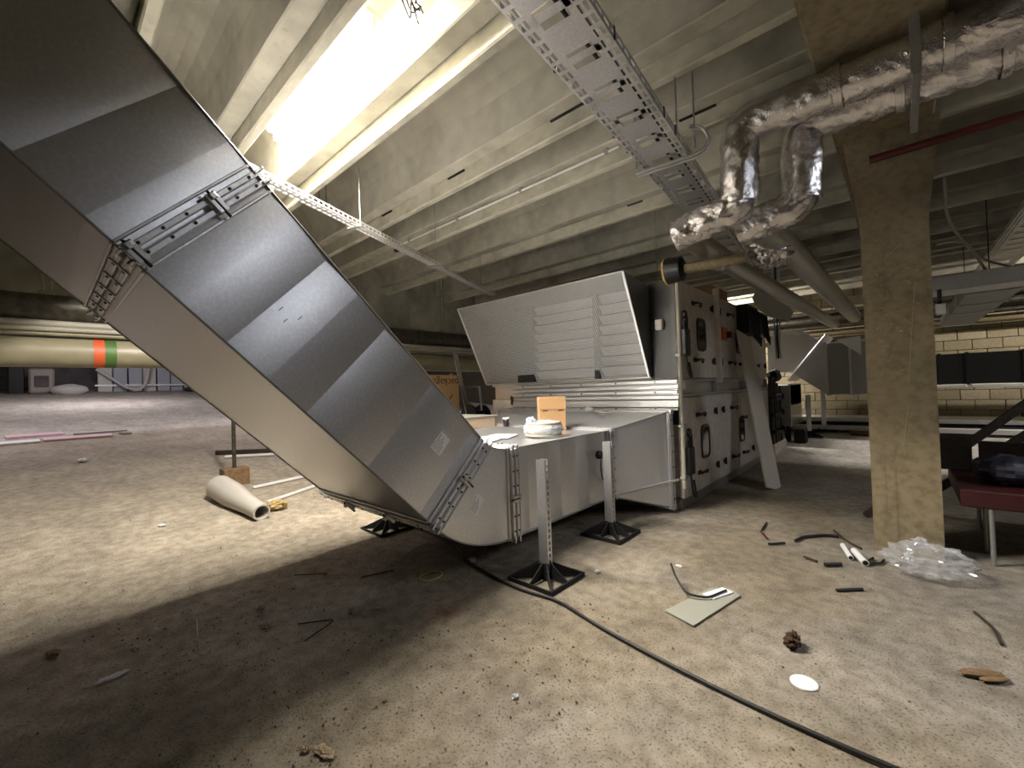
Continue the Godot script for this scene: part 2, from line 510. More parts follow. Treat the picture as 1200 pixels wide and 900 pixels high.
# ---------------------------------------------------------------- lamps
func lamp(a: Vector3, b: Vector3, m: String, col: Color, energy: float, label: String, n := 6) -> void:
	var o := thing("fluorescent_lamp", label, "lamp", (a + b) * 0.5)
	var d := (b - a).normalized()
	var h := a.distance_to(b) * 0.5
	var st := mb()
	bar(st, -d * (h + 0.03) + Vector3(0, 0.075, 0), d * (h + 0.03) + Vector3(0, 0.070, 0), 0.15, 0.05, Vector3.UP, 0.008)
	obj("batten", st, M.white_plastic, o)
	for s in [-1.0, 1.0]:
		st = mb()
		obox(st, d * s * (h + 0.012) + Vector3(0, 0.028, 0), Vector3(0.04, 0.10, 0.024), frame_of(d), 0.005)
		obj("lamp_holder", st, M.white_plastic, o)
		st = mb()
		cyl(st, d * s * (h - 0.12) + Vector3(0, 0.1, 0), d * s * (h - 0.12) + Vector3(0, 4.47 - a.y, 0), 0.005, 6)
		obj("hanger", st, M.dark_metal, o)
	st = mb()
	cyl(st, -d * h, d * h, 0.019, 14)
	obj("tube", st, M[m], o)
	lamp_reflector(o, d, h, col, energy)
	for i in n:
		var l := OmniLight3D.new()
		l.name = "glow"
		l.light_color = col
		l.light_energy = 0.20 * energy / n
		l.light_size = 0.035
		l.omni_range = 40.0
		l.omni_attenuation = 2.0
		l.shadow_enabled = true
		l.position = d * h * (2.0 * (i + 0.5) / n - 1.0) + Vector3(0, -0.05, 0)
		o.add_child(l, true)

func lamp_reflector(o: Node3D, d: Vector3, h: float, col: Color, energy: float) -> void:
	var l := AreaLight3D.new()
	l.name = "downlight"
	l.area_size = Vector2(2.0 * h, 0.09)
	l.area_normalize_energy = true
	l.light_color = col
	l.light_energy = 0.85 * energy
	l.area_range = 40.0
	l.shadow_enabled = true
	l.transform = Transform3D(Basis(d, Vector3.UP.cross(d), Vector3.UP), Vector3(0, -0.03, 0))
	o.add_child(l, true)

func setup() -> void:
	rng.seed = 7
	lumps.seed = 3
	lumps.frequency = 1.0
	crumple.seed = 4
	crumple.noise_type = FastNoiseLite.TYPE_CELLULAR
	crumple.cellular_return_type = FastNoiseLite.RETURN_DISTANCE2_SUB
	crumple.frequency = 1.0
	var cam := Camera3D.new()
	cam.name = "camera"
	cam.fov = 83.88
	cam.near = 0.05
	cam.far = 100.0
	cam.transform = Transform3D(Basis(Vector3(0.67311, -0.03422, 0.73875), Vector3(0.01296, 0.99932, 0.03448), Vector3(-0.73943, -0.01363, 0.6731)), Vector3(0, 1.55, 0))
	add_child(cam)
	cam.current = true
	var env := Environment.new()
	env.background_mode = Environment.BG_COLOR
	env.background_color = Color(0.02, 0.02, 0.02)
	env.ambient_light_source = Environment.AMBIENT_SOURCE_DISABLED
	env.tonemap_mode = Environment.TONE_MAPPER_LINEAR
	env.tonemap_exposure = 1.42
	env.sdfgi_enabled = true
	env.ssao_enabled = true
	env.ssil_enabled = true
	var we := WorldEnvironment.new()
	we.name = "surroundings"
	we.environment = env
	add_child(we)

func _ready() -> void:
	setup()
	materials()
	build_floor()
	build_shell()
	lamp(Vector3(1.55, 4.06, -2.58), Vector3(1.55, 4.06, -4.38), "tube_warm", Color(1.0, 0.97, 0.93), 37.0, "bare glowing fluorescent tube in the bay above the sloping duct", 7)
	lamp(Vector3(2.62, 4.06, 2.4), Vector3(2.62, 4.06, 4.2), "tube_cool", Color(0.93, 0.95, 1.0), 2.9, "fluorescent tube in the bay behind the camera")
	lamp(Vector3(4.70, 4.06, 2.6), Vector3(4.70, 4.06, 4.4), "tube_cool", Color(0.95, 0.96, 1.0), 5.0, "fluorescent tube in the bay facing the doors of the ventilation unit")
	lamp(Vector3(12.02, 4.06, -4.4), Vector3(12.02, 4.06, -2.9), "tube_white", Color(1.0, 0.97, 0.94), 12.0, "fluorescent tube in the far bay above the bent grey duct")
	lamp(Vector3(12.02, 4.06, 2.7), Vector3(12.02, 4.06, 4.2), "tube_white", Color(1.0, 0.97, 0.94), 9.0, "fluorescent tube in the far bay above the lower dark duct")
	lamp(Vector3(-2.6, 4.2, -13.0), Vector3(-1.1, 4.2, -13.0), "tube_white", Color(1.0, 0.96, 0.985), 6.0, "fluorescent tube over the ramp, the farthest left")
	lamp(Vector3(3.0, 4.2, -12.5), Vector3(4.5, 4.2, -12.5), "tube_white", Color(1.0, 0.96, 0.985), 6.0, "fluorescent tube over the ramp above the middle of the cream pipe")
	lamp(Vector3(0.5, 4.2, -20.0), Vector3(2.0, 4.2, -20.0), "tube_white", Color(1.0, 0.96, 0.985), 7.0, "fluorescent tube near the top of the ramp")
	lamp(Vector3(7.5, 4.2, -11.5), Vector3(9.0, 4.2, -11.5), "tube_white", Color(1.0, 0.96, 0.985), 6.0, "fluorescent tube over the ramp behind the ventilation unit")
	build_duct()
	build_stands()
	build_unit()
	build_pipes()
	build_trays()
	build_left()
	build_on_duct()
	build_right()
	build_litter()

# ---------------------------------------------------------------- sloping duct, elbow, level duct and flared end, bolted into one
const ZF := -2.5
const ZB := -4.25

# flange frame round a rectangle of corners q (4 points, in order); ax is the way the duct runs
func flange(parent: Node, q: Array, ax: Vector3, clamps: Array) -> void:
	var ctr: Vector3 = (q[0] + q[1] + q[2] + q[3]) * 0.25
	for s in [-1.0, 1.0]:
		var st := mb()
		for k in 4:
			var a: Vector3 = q[k] + ax * s * 0.026
			var b: Vector3 = q[(k + 1) % 4] + ax * s * 0.026
			var out := ax.cross(b - a).normalized()
			if out.dot((a + b) * 0.5 - ctr) < 0.0: out = -out
			bar(st, a + out * 0.014, b + out * 0.014, 0.028, 0.028, ax, 0.004)
			bar(st, a + out * 0.007 + ax * s * 0.048, b + out * 0.007 + ax * s * 0.048, 0.014, 0.014, ax, 0.003)
		var f := obj("flange_frame", st, M.galvanised, parent)
		for k in 4:
			var a: Vector3 = q[k]
			var b: Vector3 = q[(k + 1) % 4]
			var out := ax.cross(b - a).normalized()
			if out.dot((a + b) * 0.5 - ctr) < 0.0: out = -out
			st = mb()
			obox(st, a + (a - ctr).normalized() * 0.012 + ax * s * 0.03, Vector3(0.06, 0.06, 0.014), frame_of(ax, b - a), 0.003)
			obj("corner_plate", st, M.zinc, f)
			for j in 6:
				var p: Vector3 = a.lerp(b, (j + 0.5) / 6.0) + out * 0.03 + ax * s * 0.024
				st = mb()
				cyl(st, p - out * 0.006, p + out * 0.005, 0.008, 6)
				obj("screw", st, M.dark_metal, f)
	for c in clamps:
		var st := mb()
		var bs := frame_of(ax, c[1])
		obox(st, c[0] + c[1] * 0.04, Vector3(0.055, 0.03, 0.10), bs, 0.004)
		obox(st, c[0] + c[1] * 0.06 + ax * 0.03, Vector3(0.03, 0.03, 0.03), bs, 0.004)
		var cp := obj("clamp", st, M.zinc, parent)
		st = mb()
		cyl(st, c[0] + c[1] * 0.05 - ax * 0.08, c[0] + c[1] * 0.05 + ax * 0.06, 0.008, 8)
		obj("bolt", st, M.black, cp)

func sticker(parent: Node, at: Vector3, right: Vector3, up: Vector3, w: float, h: float) -> void:
	var n := right.cross(up)
	var st := mb()
	obox(st, at + n * 0.004, Vector3(w, h, 0.002), Basis(right, up, n))
	var s := obj("sticker", st, M.paper, parent)
	st = mb()
	for k in 5:
		var y := h * (0.34 - 0.15 * k)
		var l: float = w * [0.8, 0.55, 0.75, 0.62, 0.4][k]
		obox(st, at + n * 0.0055 + up * y - right * (w * 0.42 - l * 0.5), Vector3(l, h * 0.055, 0.001), Basis(right, up, n))
	obj("printed_lines", st, M.grey_pipe, s)

# straight duct: boundaries along u, cross direction n, each band of its skin a panel folded against the next
func duct_run(parent: Node, called: String, o: Vector3, u: Vector3, n: Vector3, w: float, cuts: Array, fold: float, phase := 0) -> Node3D:
	var sec := Node3D.new()
	sec.name = called
	parent.add_child(sec, true)
	for i in cuts.size() - 1:
		var p0: Vector3 = o + u * float(cuts[i])
		var p1: Vector3 = o + u * float(cuts[i + 1])
		var f0 := fold * ((i + phase) % 2)
		var f1 := fold * ((i + 1 + phase) % 2)
		var st := mb()
		var z := Vector3(0, 0, 1)
		var bow := fold * 0.16
		# front, back
		var span := p0.distance_to(p1)
		for k in 6:
			var e := []
			for t in [k / 6.0, (k + 1) / 6.0]:
				var tilt: float = (f0 - f1 + 4.0 * bow * (1.0 - 2.0 * t)) / span
				e.append([p0.lerp(p1, t) + z * (ZF - lerpf(f0, f1, t) + 4.0 * bow * t * (1.0 - t)), (z - u * tilt).normalized()])
			tri(st, e[0][0], e[1][0], e[1][0] + n * w, e[0][1], e[1][1], e[1][1])
			tri(st, e[0][0], e[1][0] + n * w, e[0][0] + n * w, e[0][1], e[1][1], e[0][1])
		obj("side_panel", st, M.galvanised, sec)
		st = mb()
		face(st, p0 + z * (ZB + f0), p1 + z * (ZB + f1), p1 + n * w + z * (ZB + f1), p0 + n * w + z * (ZB + f0), -z)
		obj("side_panel", st, M.galvanised, sec)
		st = mb()
		var g0 := n * 0.25 * f0
		var g1 := n * 0.25 * f1
		face(st, p0 + g0 + z * ZF, p1 + g1 + z * ZF, p1 + g1 + z * ZB, p0 + g0 + z * ZB, -n)
		obj("cover_panel", st, M.galvanised, sec)
		st = mb()
		face(st, p0 + n * w - g0 + z * ZF, p1 + n * w - g1 + z * ZF, p1 + n * w - g1 + z * ZB, p0 + n * w - g0 + z * ZB, n)
		obj("cover_panel", st, M.galvanised, sec)
	for e in [[0.0, ZF], [w, ZF], [0.0, ZB], [w, ZB]]:
		var st := mb()
		var c: Vector3 = o + n * e[0] + Vector3(0, 0, e[1])
		bar(st, c + u * float(cuts[0]), c + u * float(cuts[-1]), 0.016, 0.010, n, 0.003)
		obj("seam", st, M.galvanised_dull, sec)
	return sec

func build_duct() -> void:
	var t := thing("air_duct", "large galvanised air duct sloping down to an elbow and running into the ventilation unit", "duct")
	var u := Vector3(-1, 1, 0).normalized()
	var n := Vector3(1, 1, 0).normalized()
	var L := Vector3(1.87, 0.59, 0)
	var w := 0.755
	var zf := Vector3(0, 0, ZF)
	var zb := Vector3(0, 0, ZB)
	var lower := duct_run(t, "duct_section", L, u, n, w, [0.0, 0.16, 0.44, 0.70, 0.95, 1.22, 1.50, 1.76, 2.02, 2.27], 0.016)
	duct_run(t, "duct_section", L, u, n, w, [2.27, 2.47, 2.75, 3.02, 3.30, 3.58, 3.84], 0.016, 1)
	var ring := func(s: float) -> Array: return [L + u * s + zf, L + u * s + n * w + zf, L + u * s + n * w + zb, L + u * s + zb]
	flange(t, ring.call(2.27), u, [[L + u * 2.27 + n * 0.46 + zf, Vector3.BACK], [L + u * 2.27 + n * 0.02 + zf, Vector3.BACK]])
	flange(t, ring.call(0.0), u, [[L + n * 0.40 + zf, Vector3.BACK], [L + zf + Vector3(0, 0, -0.55), -n], [L + zf + Vector3(0, 0, -1.2), -n]])
	# ladder-like cleats across the underside of the upper joint
	for k in 6:
		var st := mb()
		var c := L + u * 2.27 - n * 0.031 + zf + Vector3(0, 0, -0.12 - 0.28 * k)
		bar(st, c - u * 0.05, c + u * 0.05, 0.02, 0.008, n, 0.003)
		obj("cleat", st, M.zinc, t)
	sticker(lower, L + u * 0.36 + n * 0.47 + zf + Vector3(0, 0, -0.003), n, u, 0.15, 0.11)
	# dents and scuffs
	for k in [[1.62, 0.37], [1.72, 0.33], [1.66, 0.30]]:
		var st := mb()
		obox(st, L + u * k[0] + n * k[1] + zf + Vector3(0, 0, -0.004), Vector3(0.004, 0.03, 0.002), Basis(u, n, u.cross(n)))
		obj("scratch", st, M.dark_metal, lower)
	# elbow
	var e := Node3D.new()
	e.name = "elbow"
	t.add_child(e)
	var outer := []
	var inner := []
	for k in 13:
		var q := float(k) / 12.0
		var a := Vector2(1.87, 0.59)
		var c := Vector2(2.18, 0.28)
		var b := Vector2(2.72, 0.28)
		outer.append(a.lerp(c, q).lerp(c.lerp(b, q), q))
		a = Vector2(L.x + n.x * w, L.y + n.y * w)
		c = Vector2(2.50, 1.045)
		b = Vector2(2.72, 1.045)
		inner.append(a.lerp(c, q).lerp(c.lerp(b, q), q))
	for s in [ZF, ZB]:
		var st := mb()
		for k in 12:
			var z := Vector3(0, 0, s)
			face(st, Vector3(outer[k].x, outer[k].y, s), Vector3(outer[k + 1].x, outer[k + 1].y, s), Vector3(inner[k + 1].x, inner[k + 1].y, s), Vector3(inner[k].x, inner[k].y, s), z + Vector3(0, 0, 5.0 if s == ZF else -1.0))
		obj("cheek", st, M.galvanised, e)
	for side in [[outer, -1.0], [inner, 1.0]]:
		var st := mb()
		for k in 12:
			var a: Vector2 = side[0][k]
			var b: Vector2 = side[0][k + 1]
			face(st, Vector3(a.x, a.y, ZF), Vector3(b.x, b.y, ZF), Vector3(b.x, b.y, ZB), Vector3(a.x, a.y, ZB), Vector3(0.1, side[1], 0))
		obj("curved_panel", st, M.galvanised, e)
	for line in [outer, inner]:
		for z in [ZF, ZB]:
			var sm := mb()
			for k in 12: bar(sm, Vector3(line[k].x, line[k].y, z), Vector3(line[k + 1].x, line[k + 1].y, z), 0.016, 0.010)
			obj("seam", sm, M.galvanised_dull, e)
	sticker(e, Vector3(2.28, 0.66, ZF - 0.003), Vector3(0.6, 0.8, 0), Vector3(-0.8, 0.6, 0), 0.15, 0.11)
	# level run and flared end
	var x := Vector3.RIGHT
	var y := Vector3.UP
	var rect := func(px: float) -> Array: return [Vector3(px, 0.28, ZF), Vector3(px, 1.045, ZF), Vector3(px, 1.045, ZB), Vector3(px, 0.28, ZB)]
	flange(t, rect.call(2.72), x, [[Vector3(2.72, 0.62, ZF), Vector3.BACK]])
	var level := duct_run(t, "duct_section", Vector3(0, 0.28, 0), x, y, 0.765, [2.72, 2.95, 3.20, 3.45, 3.70, 3.95, 4.20, 4.40], 0.026)
	flange(t, rect.call(4.40), x, [])
	var st := mb()
	lathe(st, [Vector2(0, 0.05), Vector2(0.035, 0.05), Vector2(0.045, 0.03), Vector2(0.045, -0.01)], Transform3D(Basis(Vector3.RIGHT, -PI / 2 + PI), Vector3(4.12, 0.80, ZF)), 14)
	tube(st, rounded([Vector3(4.12, 0.80, ZF + 0.04), Vector3(4.06, 0.70, ZF + 0.06), Vector3(4.10, 0.55, ZF + 0.05), Vector3(4.2, 0.5, ZF + 0.02)], 0.04, 0.02), 0.007, 6)
	obj("sensor", st, M.black, level)
	var fl := Node3D.new()
	fl.name = "flared_section"
	t.add_child(fl)
	var A: Array = rect.call(4.40)
	var B := [Vector3(5.09, 0.07, -2.1), Vector3(5.09, 1.215, -2.1), Vector3(5.09, 1.215, -4.95), Vector3(5.09, 0.07, -4.95)]
	for k in 4:
		st = mb()
		var a: Vector3 = A[k]
		var b: Vector3 = A[(k + 1) % 4]
		var c: Vector3 = B[(k + 1) % 4]
		var d: Vector3 = B[k]
		face(st, a, b, c, d, (a + b) * 0.5 - Vector3(4.45, 0.66, -3.4))
		obj("flare_panel", st, M.galvanised, fl)
		st = mb()
		bar(st, a, d, 0.014, 0.014)
		obj("seam", st, M.galvanised_dull, fl)
	flange(t, B.map(func(p): return p + Vector3(0.035, 0, 0)), x, [])

# ---------------------------------------------------------------- stands under the duct
func build_stands() -> void:
	var t := thing("support_stand", "slotted steel post on a black square foot in front of the elbow", "support stand", Vector3(2.755, 0, -2.2), 0.0, "duct support stands")
	var st := mb()
	bx(st, Vector3(-0.225, 0, -0.225), Vector3(0.225, 0.012, -0.18))
	bx(st, Vector3(-0.225, 0, 0.18), Vector3(0.225, 0.012, 0.225))
	bx(st, Vector3(-0.225, 0, -0.18), Vector3(-0.18, 0.012, 0.18))
	bx(st, Vector3(0.18, 0, -0.18), Vector3(0.225, 0.012, 0.18))
	for k in [[-0.225, -0.225, 0.225, -0.213], [-0.225, 0.213, 0.225, 0.225], [-0.225, -0.213, -0.213, 0.213], [0.213, -0.213, 0.225, 0.213]]:
		bx(st, Vector3(k[0], 0.01, k[1]), Vector3(k[2], 0.035, k[3]), 0.003)
	bx(st, Vector3(-0.045, 0.0, -0.045), Vector3(0.045, 0.14, 0.045), 0.005)
	var foot := obj("foot", st, M.rubber, t)
	for k in 8:
		var a := TAU * k / 8.0
		var d := Vector3(cos(a), 0, sin(a))
		var r := 0.215 if k % 2 == 0 else 0.295
		st = mb()
		prism(st, [Vector2(0.03, 0.01), Vector2(r, 0.01), Vector2(r, 0.03), Vector2(0.05, 0.135), Vector2(0.03, 0.135)], Transform3D(Basis(d, Vector3.UP, d.cross(Vector3.UP)), -d.cross(Vector3.UP) * 0.004), 0.008)
		obj("rib", st, M.rubber, foot)
	# channel post with real slots down the face that looks along +x
	st = mb()
	var h := 0.97
	bx(st, Vector3(-0.03, 0.06, -0.045), Vector3(-0.027, h, 0.045))
	bx(st, Vector3(0.027, 0.06, -0.045), Vector3(0.03, h, 0.045))
	bx(st, Vector3(-0.027, 0.06, -0.045), Vector3(-0.010, h, -0.042))
	bx(st, Vector3(0.010, 0.06, -0.045), Vector3(0.027, h, -0.042))
	bx(st, Vector3(-0.027, 0.06, 0.042), Vector3(-0.009, h, 0.045))
	bx(st, Vector3(0.009, 0.06, 0.042), Vector3(0.027, h, 0.045))
	var y := 0.06
	while y < h - 0.03:
		bx(st, Vector3(-0.009, y, 0.042), Vector3(0.009, y + 0.020, 0.045))
		y += 0.05
	obj("post", st, M.galvanised, t)
	copy(t, Vector3(4.0, 0, -2.31), 0.0, "slotted steel post on a black square foot beside the flared duct end")
	var c := copy(t, Vector3(2.66, 0, -4.42), 0.0, "black square foot under the far edge of the sloping duct")
	var p: Node3D = c.find_child("post*", false, false)
	p.scale.y = 0.21
	st = mb()
	cyl(st, Vector3(4.04, 0.40, -2.27), Vector3(5.14, 0.40, -2.02), 0.016, 10)
	tag(obj("tie_rod", st, M.galvanised), "thin galvanised tie rod from the second stand across to the unit", "rod")

# ---------------------------------------------------------------- ventilation unit
func handle(parent: Node, x: float, y: float, z: float, s := 1.0) -> void:
	var st := mb()
	tube(st, rounded([Vector3(x - 0.11 * s, y, z), Vector3(x - 0.11 * s, y, z + 0.05), Vector3(x + 0.10 * s, y + 0.012, z + 0.055), Vector3(x + 0.12 * s, y - 0.03, z + 0.03)], 0.025, 0.02), 0.017, 8)
	obox(st, Vector3(x - 0.09 * s, y, z + 0.012), Vector3(0.09, 0.055, 0.024), Basis.IDENTITY, 0.006)
	obj("handle", st, M.black, parent)

func hinge(parent: Node, x: float, y: float, z: float) -> void:
	var st := mb()
	obox(st, Vector3(x, y, z + 0.014), Vector3(0.075, 0.075, 0.028), Basis.IDENTITY, 0.012)
	cyl(st, Vector3(x, y - 0.05, z + 0.03), Vector3(x, y + 0.05, z + 0.03), 0.014, 8)
	obj("hinge", st, M.black, parent)

func porthole(parent: Node, x: float, y: float, z: float, w: float, h: float) -> void:
	var ring := []
	for k in 28:
		var a := TAU * k / 28.0
		ring.append(Vector2(signf(cos(a)) * pow(absf(cos(a)), 0.45) * w * 0.5, signf(sin(a)) * pow(absf(sin(a)), 0.45) * h * 0.5))
	var st := mb()
	for k in 28:
		var a: Vector2 = ring[k]
		var b: Vector2 = ring[(k + 1) % 28]
		var q := [Vector3(x + a.x, y + a.y, z), Vector3(x + b.x, y + b.y, z), Vector3(x + b.x * 0.97, y + b.y * 0.97, z + 0.018), Vector3(x + a.x * 0.97, y + a.y * 0.97, z + 0.018), Vector3(x + a.x * 0.76, y + a.y * 0.84, z + 0.014), Vector3(x + b.x * 0.76, y + b.y * 0.84, z + 0.014)]
		face(st, q[0], q[1], q[2], q[3], Vector3(a.x, a.y, 0.1))
		face(st, q[3], q[2], q[5], q[4], Vector3.BACK)
	obj("window_rim", st, M.black, parent)
	st = mb()
	prism(st, ring.map(func(v): return v * Vector2(0.8, 0.86)), Transform3D(Basis.IDENTITY, Vector3(x, y, z + 0.004)), 0.006)
	obj("window_pane", st, M.window_glass, parent)

func door(t: Node, x0: float, x1: float, y0: float, y1: float, z: float) -> MeshInstance3D:
	var st := mb()
	bx(st, Vector3(x0 + 0.006, y0 + 0.006, z - 0.03), Vector3(x1 - 0.006, y1 - 0.006, z + 0.022), 0.006)
	return obj("door", st, M.panel_paint, t)

func build_unit() -> void:
	var t := thing("ventilation_unit", "two-deck air handling unit with dirty white doors, black handles and a mesh intake hood", "ventilation unit")
	var z := -2.03
	var st := mb()
	for k in [-2.1, -5.2]: bar(st, Vector3(5.27, 0.065, k), Vector3(9.9, 0.065, k), 0.10, 0.13, Vector3.UP, 0.006)
	for k in [5.32, 6.7, 8.2, 9.8]: bx(st, Vector3(k - 0.05, 0.0, -5.2), Vector3(k + 0.05, 0.12, -2.1))
	obj("base_frame", st, M.galvanised_dull, t)
	st = mb()
	bx(st, Vector3(5.3, 0.13, -5.3), Vector3(9.9, 1.39, z - 0.01), 0.01)
	obj("lower_casing", st, M.panel_paint, t)
	st = mb()
	bx(st, Vector3(5.3, 1.61, -5.3), Vector3(9.9, 2.86, z - 0.01), 0.01)
	obj("upper_casing", st, M.panel_paint, t)
	st = mb()
	bx(st, Vector3(5.34, 1.39, -5.26), Vector3(9.86, 1.61, z - 0.06))
	bar(st, Vector3(5.28, 1.405, z), Vector3(9.9, 1.405, z), 0.03, 0.03, Vector3.UP, 0.004)
	bar(st, Vector3(5.28, 1.595, z), Vector3(9.9, 1.595, z), 0.03, 0.03, Vector3.UP, 0.004)
	for k in [5.3, 6.75, 8.3, 9.85]: bx(st, Vector3(k - 0.03, 1.39, z - 0.05), Vector3(k + 0.03, 1.61, z + 0.02), 0.004)
	obj("middle_frame", st, M.galvanised, t)
	st = mb()
	bx(st, Vector3(5.26, 1.47, z - 0.02), Vector3(5.40, 1.60, z + 0.04), 0.008)
	obj("corner_block", st, M.white, t)
	# doors along the side
	for k in [0, 1]:
		var y0 := 0.14 if k == 0 else 1.62
		var y1 := 1.38 if k == 0 else 2.85
		st = mb()
		bx(st, Vector3(5.27, y0, z - 0.03), Vector3(5.555, y1, z + 0.025), 0.008)
		var post := obj("corner_panel", st, M.panel_paint, t)
		st = mb()
		bx(st, Vector3(5.34, y0 + 0.28, z + 0.02), Vector3(5.50, y0 + 0.62, z + 0.09), 0.012)
		obj("pressure_box", st, M.dark_metal, post)
		st = mb()
		for j in 3: cyl(st, Vector3(5.37 + 0.05 * j, y0 + 0.60, z + 0.06), Vector3(5.37 + 0.05 * j, y0 + 0.72 + 0.03 * j, z + 0.06), 0.016, 8)
		lathe(st, [Vector2(0, 0.03), Vector2(0.05, 0.03), Vector2(0.055, 0.0)], Transform3D(Basis(Vector3.RIGHT, PI / 2), Vector3(5.43, y0 + 0.80, z + 0.04)), 14)
		obj("gauge", st, M.black, post)
		st = mb()
		tube(st, rounded([Vector3(5.40, y0 + 0.3, z + 0.06), Vector3(5.36, y0 + 0.05, z + 0.10), Vector3(5.47, y0 - 0.02, z + 0.10), Vector3(5.50, y0 + 0.20, z + 0.06)], 0.06, 0.02), 0.013, 8)
		obj("hose", st, M.black, post)
		var xs := [5.565, 6.70, 7.72, 8.72, 9.88]
		for j in 4:
			var d := door(t, xs[j], xs[j + 1], y0, y1, z)
			var a: float = xs[j]
			var b: float = xs[j + 1]
			var zz := z + 0.022
			if j == 0:
				handle(d, a + 0.33, y1 - 0.24, zz)
				handle(d, a + 0.33, y0 + 0.24, zz)
				porthole(d, a + 0.52, (y0 + y1) * 0.5 - (0.02 if k else 0.0), zz, 0.34, 0.46)
				hinge(d, b - 0.17, y1 - 0.23, zz)
				hinge(d, b - 0.17, y0 + 0.24, zz)
			elif j == 1:
				hinge(d, a + 0.18, y1 - 0.23, zz)
				hinge(d, a + 0.18, y0 + 0.24, zz)
				handle(d, a + 0.72, y1 - 0.23, zz)
				handle(d, a + 0.72, y0 + 0.24, zz)
				if k == 1:
					st = mb()
					bx(st, Vector3(a + 0.28, 2.20, zz), Vector3(a + 0.52, 2.40, zz + 0.03), 0.006)
					var sw := obj("switch_plate", st, M.orange, d)
					st = mb()
					bx(st, Vector3(a + 0.46, 2.24, zz + 0.02), Vector3(a + 0.56, 2.34, zz + 0.09), 0.015)
					obj("switch_knob", st, M.red, d)
			else:
				handle(d, a + 0.28, y1 - 0.42, zz, 0.8)
				handle(d, a + 0.28, y0 + 0.23, zz, 0.8)
				hinge(d, b - 0.2, y0 + 0.23, zz)
				if j == 2: porthole(d, a + 0.18, (y0 + y1) * 0.5, zz, 0.28, 0.42)
	st = mb()
	bar(st, Vector3(6.73, 1.55, z + 0.045), Vector3(6.73, 2.95, z + 0.045), 0.09, 0.05, Vector3.UP, 0.006)
	obj("cable_riser", st, M.panel_paint, t)
	# far control boxes with hanging leads
	for k in [[7.85, 2.36, 8.55, 2.84], [8.62, 2.42, 9.25, 2.80]]:
		st = mb()
		bx(st, Vector3(k[0], k[1], z + 0.02), Vector3(k[2], k[3], z + 0.2), 0.01)
		var b := obj("control_box", st, M.dark_metal, t)
		for j in 4:
			st = mb()
			var x: float = lerpf(k[0], k[2], 0.15 + 0.22 * j)
			tube(st, rounded([Vector3(x, k[3] - 0.05, z + 0.21), Vector3(x + 0.05, k[1] - 0.10 - 0.04 * j, z + 0.24), Vector3(x + 0.3, k[1] - 0.02, z + 0.2)], 0.08, 0.03), 0.012, 6)
			obj("lead", st, M.black, b)
	# near end: dark recess, silver rails
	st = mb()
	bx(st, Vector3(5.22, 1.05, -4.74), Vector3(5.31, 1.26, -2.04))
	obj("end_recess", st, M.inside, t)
	for k in [[1.585, 0.045, 0.07], [1.52, 0.05, 0.04], [1.455, 0.045, 0.075], [1.39, 0.05, 0.04], [1.31, 0.09, 0.05], [1.245, 0.03, 0.085]]:
		st = mb()
		bx(st, Vector3(5.28 - k[2], k[0] - k[1] * 0.5, -4.76), Vector3(5.32, k[0] + k[1] * 0.5, -2.02), 0.005)
		var rl := obj("end_rail", st, M.galvanised, t)
		for j in 5:
			if k[1] > 0.046: continue
			st = mb()
			cyl(st, Vector3(5.276 - k[2], k[0], -2.3 - 0.55 * j), Vector3(5.286 - k[2], k[0], -2.3 - 0.55 * j), 0.012, 8)
			obj("screw", st, M.dark_metal, rl)
	st = mb()
	bx(st, Vector3(5.22, 1.30, -4.80), Vector3(5.26, 1.45, -4.76), 0.004)
	obj("rail_end", st, M.black, t)
	# intake hood
	var hood := Node3D.new()
	hood.name = "intake_hood"
	t.add_child(hood)
	var za := -2.37
	var zb := -5.33
	for s in [za, zb]:
		st = mb()
		prism(st, [Vector2(4.6, 2.9), Vector2(5.3, 2.82), Vector2(5.3, 1.655), Vector2(5.2, 1.655)], Transform3D(Basis.IDENTITY, Vector3(0, 0, s - 0.006)), 0.012)
		obj("side_panel", st, M.hood_grey, hood)
	st = mb()
	bx(st, Vector3(5.27, 1.63, -2.37), Vector3(5.305, 2.85, -2.08))
	obj("end_panel", st, M.dark_metal, hood)
	st = mb()
	bx(st, Vector3(5.26, 1.63, -2.09), Vector3(5.29, 2.85, -2.03))
	obj("gasket", st, M.black, hood)
	st = mb()
	face(st, Vector3(4.6, 2.9, za), Vector3(5.3, 2.82, za), Vector3(5.3, 2.82, zb), Vector3(4.6, 2.9, zb), Vector3.UP)
	face(st, Vector3(4.6, 2.89, za), Vector3(5.3, 2.81, za), Vector3(5.3, 2.81, zb), Vector3(4.6, 2.89, zb), Vector3.DOWN)
	obj("top_panel", st, M.galvanised_dull, hood)
	st = mb()
	var up := Vector3(4.6 - 5.2, 2.9 - 1.655, 0)
	var hl := up.length()
	up = up.normalized()
	for e in [[0.0, 0.03], [hl, 0.03]]:
		bar(st, Vector3(5.2, 1.655, za) + up * e[0], Vector3(5.2, 1.655, zb) + up * e[0], 0.03, 0.02, up, 0.004)
	for s in [za, zb]: bar(st, Vector3(5.2, 1.655, s), Vector3(4.6, 2.9, s), 0.02, 0.03, Vector3.BACK, 0.004)
	obj("hood_frame", st, M.zinc, hood)
	st = mb()
	var k := 0.0
	while k < hl:
		bar(st, Vector3(5.2, 1.655, za) + up * k, Vector3(5.2, 1.655, zb) + up * k, 0.0075, 0.0015, up)
		k += 0.021
	k = 0.0
	while k < za - zb:
		bar(st, Vector3(5.2, 1.655, za - k), Vector3(4.6, 2.9, za - k), 0.0015, 0.0075, Vector3.BACK)
		k += 0.021
	tag(obj("mesh_screen", st, M.mesh_zinc, hood), "", "", "", "stuff")
	st = mb()
